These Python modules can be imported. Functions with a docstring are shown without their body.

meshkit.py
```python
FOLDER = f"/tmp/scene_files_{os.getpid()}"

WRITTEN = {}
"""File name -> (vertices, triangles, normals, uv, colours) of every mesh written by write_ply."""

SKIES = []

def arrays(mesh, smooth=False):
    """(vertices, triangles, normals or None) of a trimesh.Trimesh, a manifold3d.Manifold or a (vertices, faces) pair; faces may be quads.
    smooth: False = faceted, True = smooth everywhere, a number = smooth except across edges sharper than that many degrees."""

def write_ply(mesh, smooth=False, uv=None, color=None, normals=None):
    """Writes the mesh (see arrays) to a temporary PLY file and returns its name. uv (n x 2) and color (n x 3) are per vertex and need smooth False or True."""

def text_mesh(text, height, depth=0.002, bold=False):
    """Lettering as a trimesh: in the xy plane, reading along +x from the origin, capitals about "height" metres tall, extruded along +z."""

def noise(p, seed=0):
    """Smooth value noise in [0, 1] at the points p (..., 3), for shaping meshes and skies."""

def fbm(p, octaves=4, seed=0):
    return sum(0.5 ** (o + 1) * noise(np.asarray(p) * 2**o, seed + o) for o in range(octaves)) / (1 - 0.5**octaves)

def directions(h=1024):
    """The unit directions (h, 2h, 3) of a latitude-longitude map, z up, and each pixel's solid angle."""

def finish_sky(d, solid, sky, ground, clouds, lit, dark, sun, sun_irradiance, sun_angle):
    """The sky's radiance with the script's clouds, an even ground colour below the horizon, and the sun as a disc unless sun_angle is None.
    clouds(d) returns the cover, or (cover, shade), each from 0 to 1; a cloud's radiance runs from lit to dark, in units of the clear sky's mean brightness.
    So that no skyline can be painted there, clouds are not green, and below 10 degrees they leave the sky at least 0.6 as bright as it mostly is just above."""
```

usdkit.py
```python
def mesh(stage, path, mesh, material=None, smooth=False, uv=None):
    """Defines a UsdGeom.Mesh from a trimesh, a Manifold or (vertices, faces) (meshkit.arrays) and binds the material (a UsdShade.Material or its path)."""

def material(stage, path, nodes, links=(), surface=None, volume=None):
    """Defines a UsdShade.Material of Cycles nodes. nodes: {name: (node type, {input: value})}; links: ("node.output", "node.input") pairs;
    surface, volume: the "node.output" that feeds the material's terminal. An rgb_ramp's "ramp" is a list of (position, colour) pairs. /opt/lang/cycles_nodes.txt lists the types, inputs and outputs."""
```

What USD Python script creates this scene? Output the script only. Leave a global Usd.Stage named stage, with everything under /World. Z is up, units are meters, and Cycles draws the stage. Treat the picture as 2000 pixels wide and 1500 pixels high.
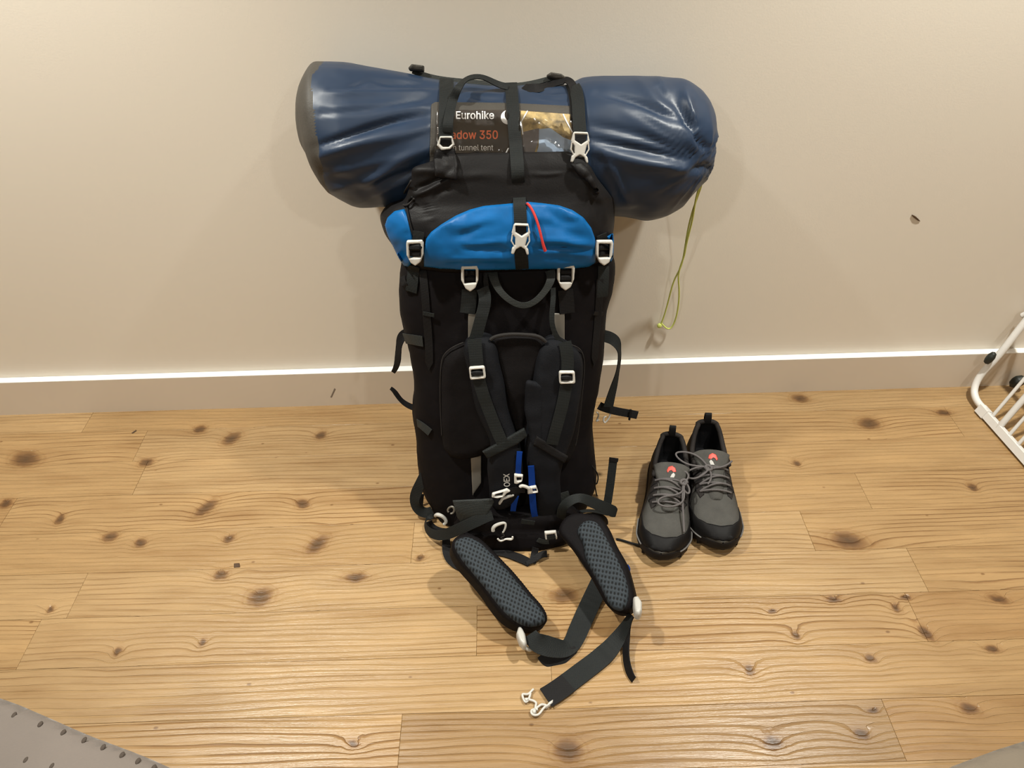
import math, random
import numpy as np, trimesh, shapely
from shapely.geometry import Polygon, LineString, Point, box as sbox
from shapely import affinity
from scipy.spatial import Delaunay
from scipy.interpolate import CubicSpline, PchipInterpolator, LinearNDInterpolator, NearestNDInterpolator
from pxr import Usd, UsdGeom, UsdLux, UsdShade, Gf, Sdf
import usdkit, meshkit

stage = Usd.Stage.CreateInMemory()
UsdGeom.SetStageUpAxis(stage, UsdGeom.Tokens.z)
UsdGeom.SetStageMetersPerUnit(stage, 1.0)
UsdGeom.Xform.Define(stage, '/World')
random.seed(4); rng = np.random.default_rng(4)

# ------------------------------------------------------------------ camera
F_PX, CAM_H, CAM_D = 1500.0, 1.3, 1.505
PITCH, ROLL, YAW = math.radians(40), math.radians(1.5), math.radians(0.3)
cf = np.array([math.sin(YAW)*math.cos(PITCH), math.cos(YAW)*math.cos(PITCH), -math.sin(PITCH)])
cr0 = np.array([math.cos(YAW), -math.sin(YAW), 0.0]); cu0 = np.cross(cr0, cf)
cR = math.cos(ROLL)*cr0 - math.sin(ROLL)*cu0
cU = math.cos(ROLL)*cu0 + math.sin(ROLL)*cr0
CAM = np.array([0.0, -CAM_D, CAM_H])
cam = UsdGeom.Camera.Define(stage, '/World/camera')
M = Gf.Matrix4d(*[float(v) for v in (*cR, 0, *cU, 0, *(-cf), 0, *CAM, 1)])
cam.AddTransformOp().Set(M)
cam.CreateHorizontalApertureAttr(36.0); cam.CreateVerticalApertureAttr(27.0)
cam.CreateFocalLengthAttr(36.0*F_PX/2000.0)
cam.CreateClippingRangeAttr(Gf.Vec2f(0.02, 50))
cam.CreateExposureAttr(0.62)

# ------------------------------------------------------------------ lights: recessed ceiling lamps of the room
CEIL = 2.4
def disk(name, x, y, power, radius, col, cone=None, soft=0.9):
    l = (UsdLux.SphereLight if cone else UsdLux.DiskLight).Define(stage, '/World/' + name)
    l.AddTranslateOp().Set(Gf.Vec3d(x, y, CEIL - (0.06 if cone else 0.012)))
    l.CreateRadiusAttr(radius); l.CreateIntensityAttr(power/(math.pi*radius*radius)/math.pi); l.CreateColorAttr(Gf.Vec3f(*col))
    if cone:
        sh = UsdLux.ShapingAPI.Apply(l.GetPrim()); sh.CreateShapingConeAngleAttr(cone); sh.CreateShapingConeSoftnessAttr(soft)
WARM = (1.0, 0.985, 0.90)
disk('downlight_lamp', 0.98, -0.45, 36.0, 0.05, WARM, 50.0)
disk('downlight_lamp_001', -1.0, -0.45, 38.0, 0.05, WARM, 50.0)
disk('downlight_lamp_002', 1.1, -2.5, 11.0, 0.06, WARM, 80.0)
disk('downlight_lamp_003', -1.1, -2.5, 13.0, 0.06, WARM, 80.0)

# ------------------------------------------------------------------ pixel rays -> points at a depth of the place
def rays(px):
    px = np.atleast_2d(np.asarray(px, float))
    return cf + (px[:, :1]-1000)/F_PX*cR - (px[:, 1:2]-750)/F_PX*cU
def onplane(px, p0, n):
    d = rays(px); p0 = np.asarray(p0, float); n = np.asarray(n, float)
    t = ((p0 - CAM) @ n)/(d @ n)
    return CAM + t[:, None]*d
def W(px, py, y): return onplane([(px, py)], (0, y, 0), (0, 1, 0))[0]
def Z(px, py, z): return onplane([(px, py)], (0, 0, z), (0, 0, 1))[0]
def proj(P):
    v = np.asarray(P, float) - CAM; dz = v @ cf
    return np.stack([1000 + F_PX*(v @ cR)/dz, 750 - F_PX*(v @ cU)/dz], -1)

# ------------------------------------------------------------------ prim helpers
used = {}
def numbered(parent, name):
    k = (parent, name); n = used.get(k, 0); used[k] = n + 1
    return name if n == 0 else f'{name}_{n:03d}'
LOC = {}
def tag(prim, label=None, cat=None, group=None, kind=None):
    for k, v in (('label', label), ('category', cat), ('group', group), ('kind', kind)):
        if v: prim.SetCustomDataByKey(k, v)
    return prim
def thing(name, loc, label=None, cat=None, group=None, kind=None):
    path = '/World/' + numbered('/World', name)
    x = UsdGeom.Xform.Define(stage, path); x.AddTranslateOp().Set(Gf.Vec3d(*[float(v) for v in loc]))
    LOC[path] = np.asarray(loc, float)
    return tag(x.GetPrim(), label, cat, group, kind)
def part(name, mesh, mat, parent=None, smooth=40, label=None, cat=None, group=None, kind=None):
    pp = '/World' if parent is None else str(parent.GetPath())
    path = pp + '/' + numbered(pp, name)
    off = LOC.get(pp, np.zeros(3)); LOC[path] = off
    F_ = tri(mesh[1]); uq, inv = np.unique(F_, return_inverse=True)
    m = usdkit.mesh(stage, path, (np.asarray(mesh[0], float)[uq] - off, inv.reshape(F_.shape)), mat, smooth)
    return tag(m.GetPrim(), label, cat, group, kind)
def tri(f):
    f = np.asarray(f, int)
    return np.vstack([f[:, [0, 1, 2]], f[:, [0, 2, 3]]]) if f.shape[1] == 4 else f
def join(*ms):
    V, Fs, o = [], [], 0
    for v, f in ms:
        V.append(v); Fs.append(tri(f) + o); o += len(v)
    return np.vstack(V), np.vstack(Fs)
def bx(x0, y0, z0, x1, y1, z1, bev=0.0):
    if bev <= 0:
        b = trimesh.creation.box((x1-x0, y1-y0, z1-z0)); v = b.vertices + [(x0+x1)/2, (y0+y1)/2, (z0+z1)/2]
        return v, b.faces
    pts = []
    for sx in (x0, x1):
        for sy in (y0, y1):
            for sz in (z0, z1):
                ix = bev if sx == x0 else -bev; iy = bev if sy == y0 else -bev; iz = bev if sz == z0 else -bev
                pts += [(sx, sy+iy, sz+iz), (sx+ix, sy, sz+iz), (sx+ix, sy+iy, sz)]
    h = trimesh.convex.convex_hull(np.array(pts)); return h.vertices, h.faces
def unit(a):
    a = np.asarray(a, float); return a/np.maximum(np.linalg.norm(a, axis=-1, keepdims=True), 1e-12)
def spline(P, n):
    P = np.asarray(P, float)
    if len(P) == 2: return P[0] + np.linspace(0, 1, n)[:, None]*(P[1]-P[0])
    s = np.r_[0, np.cumsum(np.sqrt(np.linalg.norm(np.diff(P, axis=0), axis=1)) + 1e-9)]
    return CubicSpline(s, P)(np.linspace(0, s[-1], n))
def tube(P, r, n=None, seg=8, cap=True):
    P = np.asarray(P, float); n = n or max(8, 6*len(P))
    C = spline(P, n); T = unit(np.gradient(C, axis=0))
    r = np.interp(np.linspace(0, 1, n), np.linspace(0, 1, len(np.atleast_1d(r))), np.atleast_1d(r)) if np.ndim(r) else np.full(n, r)
    N = np.zeros_like(C); ref = np.array([0, 0, 1.0]) if abs(T[0, 2]) < .9 else np.array([1.0, 0, 0])
    N[0] = unit(ref - T[0]*(ref @ T[0]))
    for i in range(1, n): N[i] = unit(N[i-1] - T[i]*(N[i-1] @ T[i]))
    B = np.cross(T, N); a = np.linspace(0, 2*np.pi, seg, endpoint=False)
    V = (C[:, None] + r[:, None, None]*(np.cos(a)[None, :, None]*N[:, None] + np.sin(a)[None, :, None]*B[:, None])).reshape(-1, 3)
    f = [(i*seg+j, i*seg+(j+1) % seg, (i+1)*seg+(j+1) % seg, (i+1)*seg+j) for i in range(n-1) for j in range(seg)]
    V, f = V, tri(f)
    if cap:
        c0, c1 = len(V), len(V)+1; V = np.vstack([V, C[:1]-T[:1]*r[0]*.6, C[-1:]+T[-1:]*r[-1]*.6])
        f = np.vstack([f, [(c0, (j+1) % seg, j) for j in range(seg)], [(c1, (n-1)*seg+j, (n-1)*seg+(j+1) % seg) for j in range(seg)]])
    return V, f
def ribbon(P, w, nrm, t=0.0016, n=None, taper=None, pointed=False):
    """A webbing strap: centre line P, width w (m, or one per point), normal(s) nrm, thickness t."""
    P = np.asarray(P, float); k = len(P); n = n or max(10, 7*k)
    C = spline(P, n); T = unit(np.gradient(C, axis=0))
    nr = np.asarray(nrm, float); nr = np.tile(nr, (k, 1)) if nr.ndim == 1 else nr
    u = np.linspace(0, 1, n); uk = np.r_[0, np.cumsum(np.sqrt(np.linalg.norm(np.diff(P, axis=0), axis=1)))]; uk = uk/uk[-1]
    N = np.stack([PchipInterpolator(uk, nr[:, i])(u) for i in range(3)], 1)
    N = unit(N - T*np.sum(N*T, 1, keepdims=True)); B = np.cross(T, N)
    wv = np.interp(u, uk, w) if np.ndim(w) else np.full(n, float(w))
    if pointed: wv = wv*np.clip((1-u)*n/3.0, .12, 1)
    q = [(-.5, -.5), (-.5, .35), (-.46, .5), (-.2, .5), (.2, .5), (.46, .5), (.5, .35), (.5, -.5)]
    V = np.stack([C + B*wv[:, None]*a + N*t*b for a, b in q], 1).reshape(-1, 3); s = len(q)
    f = [(i*s+j, (i+1)*s+j, (i+1)*s+(j+1) % s, i*s+(j+1) % s) for i in range(n-1) for j in range(s)]
    f = tri(f)
    f = np.vstack([f, [(0, j, j+1) for j in range(1, s-1)], [((n-1)*s, (n-1)*s+j+1, (n-1)*s+j) for j in range(1, s-1)]])
    return V, f[:, ::-1]
def fix(m):
    t = trimesh.Trimesh(m[0], m[1], process=False); trimesh.repair.fix_normals(t); return t.vertices, t.faces

# surfaces of the place seen along a ray: used to lay straps and panels onto fabric
class Surf:
    def __init__(self, mesh):
        t = trimesh.Trimesh(np.asarray(mesh[0]), tri(mesh[1]), process=False)
        vn = t.vertex_normals; v = t.vertices; d = unit(CAM - v)
        fr = np.sum(vn*d, 1) > 0.02
        self.p = proj(v[fr]); dep = (v[fr]-CAM) @ cf; N = vn[fr]
        self.i = LinearNDInterpolator(self.p, np.c_[dep, N])
        self.hull = shapely.MultiPoint(self.p).convex_hull
    def __call__(self, px): return self.i(px)
def lift(P, N, off):
    v = unit(CAM - P); return P + v*(np.asarray(off)/np.maximum(.4, np.sum(N*v, 1)))[:, None]
def surface_points(px, surfs, off, fallback):
    px = np.atleast_2d(np.asarray(px, float)); best = np.full(len(px), np.inf); N = np.tile(E_N, (len(px), 1))
    for s in surfs:
        r = s(px); ok = ~np.isnan(r[:, 0]) & (r[:, 0] < best)
        best[ok] = r[ok, 0]; N[ok] = r[ok, 1:]
    P = CAM + rays(px)*np.where(np.isfinite(best), best, 0)[:, None]
    bad = ~np.isfinite(best)
    if bad.any():
        good = ~bad
        if good.any() and fallback is None:
            best[bad] = NearestNDInterpolator(px[good], best[good])(px[bad]); P[bad] = CAM + rays(px[bad])*best[bad][:, None]
        else: P[bad] = onplane(px[bad], O_L + E_N*(fallback or 0), E_N)
    N = unit(.5*unit(N) + .5*E_N)
    return lift(P, N, off), N

def pillow(poly, base, T, r, res=6.0, under=0.0, wob=0.0, seed=0, crease=None):
    """A padded or moulded piece: outline poly in the drawing plane, rounded up to height T within r of its edge; base(px)->(points, normals)."""
    if poly.geom_type != 'Polygon': poly = max(poly.geoms, key=lambda g: g.area)
    def ring(p, step):
        out = []
        for g in ([p] if p.geom_type == 'Polygon' else p.geoms):
            for rg in [g.exterior, *g.interiors]:
                n = max(6, int(rg.length/step)); out += [rg.interpolate(i/n, normalized=True).coords[0] for i in range(n)]
        return out
    pts = ring(poly, res*.7); nb = len(pts)
    for k in (.12, .4, .8):
        g = poly.buffer(-r*k)
        if not g.is_empty: pts += ring(g, res*.8)
    x0, y0, x1, y1 = poly.bounds; inn = poly.buffer(-max(r*.9, res*.6))
    if not inn.is_empty:
        gx, gy = np.meshgrid(np.arange(x0, x1, res), np.arange(y0, y1, res*.87)); gx = gx + (np.arange(gx.shape[0]) % 2)[:, None]*res*.5
        m = shapely.contains_xy(inn, gx.ravel(), gy.ravel()); pts += list(np.c_[gx.ravel()[m], gy.ravel()[m]])
    pts = np.array(pts); pts = pts + 2e-5*res*np.random.default_rng(1).normal(size=pts.shape)
    tr = Delaunay(pts).simplices; cen = pts[tr].mean(1)
    tr = tr[shapely.contains_xy(poly.buffer(.003*res), cen[:, 0], cen[:, 1])]
    a = pts[tr]; ar = np.cross(a[:, 1]-a[:, 0], a[:, 2]-a[:, 0]); big = np.abs(ar) > 2e-4*res*res; tr = tr[big]; ar = ar[big]
    tr[ar > 0] = tr[ar > 0][:, ::-1]
    d = shapely.distance(shapely.points(pts), poly.boundary); d[:nb] = 0
    h = T*np.sqrt(np.maximum(0, 1-(1-np.minimum(d/r, 1))**2))
    if wob: h = h + wob*np.minimum(d/r, 1)*(meshkit.fbm(np.c_[pts/38.0, np.full(len(pts), seed)], 3, seed)-.5)*2
    if crease: h = h + creases(pts, crease)*np.minimum(d/r, 1)
    P, N = base(pts)
    top = P + N*h[:, None]; bot = P - N*under
    nb_ = len(pts); V = np.vstack([top, bot]); Fc = [tr, tr[:, ::-1] + nb_]
    e = np.sort(np.vstack([tr[:, [0, 1]], tr[:, [1, 2]], tr[:, [2, 0]]]), 1); key, cnt = np.unique(e, axis=0, return_counts=True)
    bd = set(map(tuple, key[cnt == 1]))
    side = []
    for t in tr:
        for i, j in ((t[0], t[1]), (t[1], t[2]), (t[2], t[0])):
            if (min(i, j), max(i, j)) in bd: side += [(j, i, i+nb_), (j, i+nb_, j+nb_)]
    return V, np.vstack([*Fc, np.array(side)])
def creases(px, cs):
    out = np.zeros(len(px))
    for x0, y0, x1, y1, amp, wd in cs:
        a = np.array([x0, y0], float); b = np.array([x1, y1], float); ab = b-a; L = np.linalg.norm(ab)
        t = ((px-a) @ ab)/L**2; dist = ((px[:, 0]-a[0])*ab[1]-(px[:, 1]-a[1])*ab[0])/L
        dist = dist + wd*.5*np.sin(t*5+x0)
        out += amp*np.exp(-(dist/wd)**2)*np.clip(np.sin(np.pi*np.clip(t*.94+.03, 0, 1)), 0, 1)**.6
    return out
def smooth_poly(pts, n=160):
    p = np.array(list(pts)+[pts[0]], float); s = np.r_[0, np.cumsum(np.linalg.norm(np.diff(p, axis=0), axis=1))]
    q = CubicSpline(s, p, bc_type='periodic')(np.linspace(0, s[-1], n, endpoint=False)); return Polygon(q).buffer(0)
def rpoly(pts, r=3): return Polygon(pts).buffer(-r, join_style=1).buffer(r, join_style=1, quad_segs=4)

# ------------------------------------------------------------------ materials
LK = '/World/Looks/'
UsdGeom.Scope.Define(stage, '/World/Looks')
def plain(name, col, rough=.5, bump=0, bscale=300, var=0, vscale=8, spec=.5, **kw):
    nd = {'p': ('principled_bsdf', {'base_color': col, 'roughness': rough, 'specular_ior_level': spec, **kw})}; ln = []
    if bump:
        nd |= {'g': ('geometry', {}), 'n': ('noise_texture', {'scale': bscale, 'detail': 3.0}), 'b': ('bump', {'strength': bump, 'distance': .002})}
        ln += [('g.position', 'n.vector'), ('n.fac', 'b.height'), ('b.normal', 'p.normal')]
    if var:
        nd |= {'g2': ('geometry', {}), 'n2': ('noise_texture', {'scale': vscale, 'detail': 4.0}), 'r2': ('rgb_ramp', {'ramp': [(.3, [c*(1-var) for c in col]), (.7, [min(1, c*(1+var)) for c in col])]})}
        ln += [('g2.position', 'n2.vector'), ('n2.fac', 'r2.fac'), ('r2.color', 'p.base_color')]
    return usdkit.material(stage, LK+name, nd, ln, surface='p.BSDF')
def webbing_mat(name, col, rough=.62):
    nd = {'p': ('principled_bsdf', {'base_color': col, 'roughness': rough, 'specular_ior_level': .15}), 'g': ('geometry', {}),
          'w': ('voronoi_texture', {'scale': 520.0, 'randomness': .25}), 'b': ('bump', {'strength': .35, 'distance': .001}),
          'r': ('rgb_ramp', {'ramp': [(0, [c*1.25 for c in col]), (.6, [c*.7 for c in col])]})}
    return usdkit.material(stage, LK+name, nd, [('g.position', 'w.vector'), ('w.distance', 'b.height'), ('b.normal', 'p.normal'), ('w.distance', 'r.fac'), ('r.color', 'p.base_color')], surface='p.BSDF')
def mesh_mat(name, hole, yarn, scale):
    nd = {'p': ('principled_bsdf', {'roughness': .7, 'specular_ior_level': .15}), 'g': ('geometry', {}), 'm': ('mapping', {'rotation': (0, 0, .3), 'scale': (1, .8, 1)}),
          'v': ('voronoi_texture', {'dimensions': '2D', 'scale': scale, 'randomness': .1}), 'r': ('rgb_ramp', {'ramp': [(.18, hole), (.42, yarn), (.7, yarn)]}), 'b': ('bump', {'strength': .7, 'distance': .003})}
    return usdkit.material(stage, LK+name, nd, [('g.position', 'm.vector'), ('m.vector', 'v.vector'), ('v.distance', 'r.fac'), ('r.color', 'p.base_color'), ('v.distance', 'b.height'), ('b.normal', 'p.normal')], surface='p.BSDF')
m_wall = plain('wall_paint', (.70, .650, .570), .6, .06, 260, .008, 1.5)
m_skirt = plain('skirting_paint', (.62, .55, .465), .45, .03, 200, .02, 3)
m_skirt_w = plain('white_gloss_paint', (.88, .86, .82), .35)
m_ceil = plain('ceiling_paint', (.82, .80, .76), .8)
m_roomwall = plain('room_wall_paint', (.66, .58, .47), .7)
m_black = plain('black_pack_nylon', (.0065, .0056, .0062), .65, .25, 420, .12, 20, spec=0.06)
m_hood = plain('black_hood_nylon', (.0105, .0098, .0102), .5, .18, 320, .15, 14, spec=0.13)
m_pad = plain('padded_back_fabric', (.0085, .0075, .0078), .8, .5, 620, .15, 30, spec=0.06)
m_padb = plain('shoulder_strap_fabric', (.0085, .009, .011), .7, .4, 520, .15, 25, spec=0.08)
m_piping = plain('grey_piping', (.024, .022, .021), .7, .4, 500, spec=0.1)
m_web = webbing_mat('black_webbing', (.0145, .0165, .0165))
m_webd = webbing_mat('dark_webbing', (.0085, .008, .0085))
m_webg = webbing_mat('grey_webbing', (.030, .033, .032), .6)
m_blue = plain('blue_nylon', (.004, .100, .30), .42, .12, 90, .12, 30, spec=0.2)
m_bluew = plain('blue_webbing', (.004, .035, .22), .55, .2, 500, spec=0.1)
m_navy = plain('navy_tent_nylon', (.0130, .0275, .058), .42, .06, 60, .08, 20, spec=0.4)
m_char = plain('charcoal_nylon', (.058, .053, .046), .55, .2, 300, .1, 20, spec=0.2)
m_buckle = plain('pale_grey_plastic', (.42, .41, .38), .4)
m_bucklew = plain('white_plastic', (.50, .485, .45), .38)
m_stay = plain('grey_stay_strip', (.17, .16, .14), .4, metallic=.35)
m_hipmesh = mesh_mat('hip_pad_mesh', (.008, .009, .010), (.034, .042, .050), 150.0)
m_red = plain('red_cord', (.55, .045, .04), .5, .3, 900, spec=0.2)
m_lime = plain('lime_cord', (.55, .62, .16), .5, .3, 900, spec=0.3)
m_card = plain('printed_card', (.022, .018, .016), .4, 0, 0, .3, 25)
m_white = plain('white_print', (.95, .94, .93), .5)
m_orange = plain('orange_print', (.95, .22, .09), .5)
m_logo = plain('grey_logo_print', (.38, .37, .35), .5)

# ------------------------------------------------------------------ the room
part('wall_back', bx(-2.6, 0, 0, 2.6, .1, CEIL), m_wall, smooth=False, kind='structure', label='plain beige painted wall behind the backpack')
part('wall_left', bx(-2.7, -3.6, 0, -2.6, 0.1, CEIL), m_roomwall, smooth=False, kind='structure')
part('wall_right', bx(2.6, -3.6, 0, 2.7, 0.1, CEIL), m_roomwall, smooth=False, kind='structure')
part('wall_front', bx(-2.7, -3.7, 0, 2.7, -3.6, CEIL), m_roomwall, smooth=False, kind='structure')
part('ceiling', bx(-2.7, -3.7, CEIL, 2.7, .1, CEIL+.1), m_ceil, smooth=False, kind='structure')
sk = thing('baseboard_back', (0, 0, 0), label='beige skirting board with a white painted top edge', kind='structure')
SK_T, SK_H = .02, .106
part('board', bx(-2.6, -SK_T, .0, 2.6, -.0005, SK_H-.002), m_skirt, sk, smooth=False)
part('top_edge', bx(-2.6, -SK_T, SK_H-.002, 2.6, -.0005, SK_H+.001, .0008), m_skirt_w, sk, smooth=False, label='white top edge')

m_scuff = plain('grey_scuff', (.20, .165, .135), .6)
part('scuff_mark', pillow(Polygon([(645, 776), (648, 777), (656, 760), (653, 758)]), lambda px: (onplane(px, (0, -SK_T, 0), (0, 1, 0)), np.tile([0, -1.0, 0], (len(px), 1))), .0003, 1, 3, .0001), m_scuff, sk)
# floor of embossed wood planks
ROW = .107; Y0 = -.415
KN = [(50, 897, 24, 11, .3), (452, 857, 16, 8, -.9), (390, 839, 10, 6, 0), (286, 903, 11, 7, 0), (403, 992, 20, 8, -.9), (215, 1048, 12, 8, 0), (432, 1123, 12, 8, 0), (620, 1063, 20, 10, -.9),
      (508, 1166, 20, 15, -.4), (695, 1128, 18, 8, 0), (1102, 1163, 24, 13, 0), (1562, 778, 13, 7, 0), (1697, 827, 18, 9, 0), (1657, 1056, 26, 14, .2), (1110, 1466, 24, 19, 0), (1510, 1450, 16, 12, 0),
      (1893, 1384, 15, 9, .3), (1950, 1170, 15, 7, .3), (1683, 1433, 13, 9, .3), (1700, 1287, 9, 7, .3), (1808, 1236, 8, 14, -.5), (1555, 1242, 7, 7, 0), (1750, 1188, 7, 8, 0), (1770, 1168, 10, 4, 0),
      (1841, 744, 11, 5, 0), (12, 983, 9, 7, 0), (117, 1014, 7, 8, 0), (275, 1060, 9, 7, -.4), (447, 1052, 9, 6, -.4), (590, 985, 9, 9, -.9), (627, 850, 9, 6, -.7), (1938, 1268, 11, 6, 0), (1630, 1171, 12, 5, 0),
      (690, 1453, 9, 6, .4), (1465, 1308, 9, 9, .3), (1508, 1193, 7, 4, 0), (1555, 905, 6, 5, 0), (1900, 952, 7, 6, 0), (98, 1191, 6, 6, 0), (229, 1273, 6, 7, 0), (395, 1255, 6, 6, 0), (1705, 1388, 10, 5, 0), (1843, 806, 12, 5, 0), (820, 1090, 7, 5, 0)]
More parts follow.
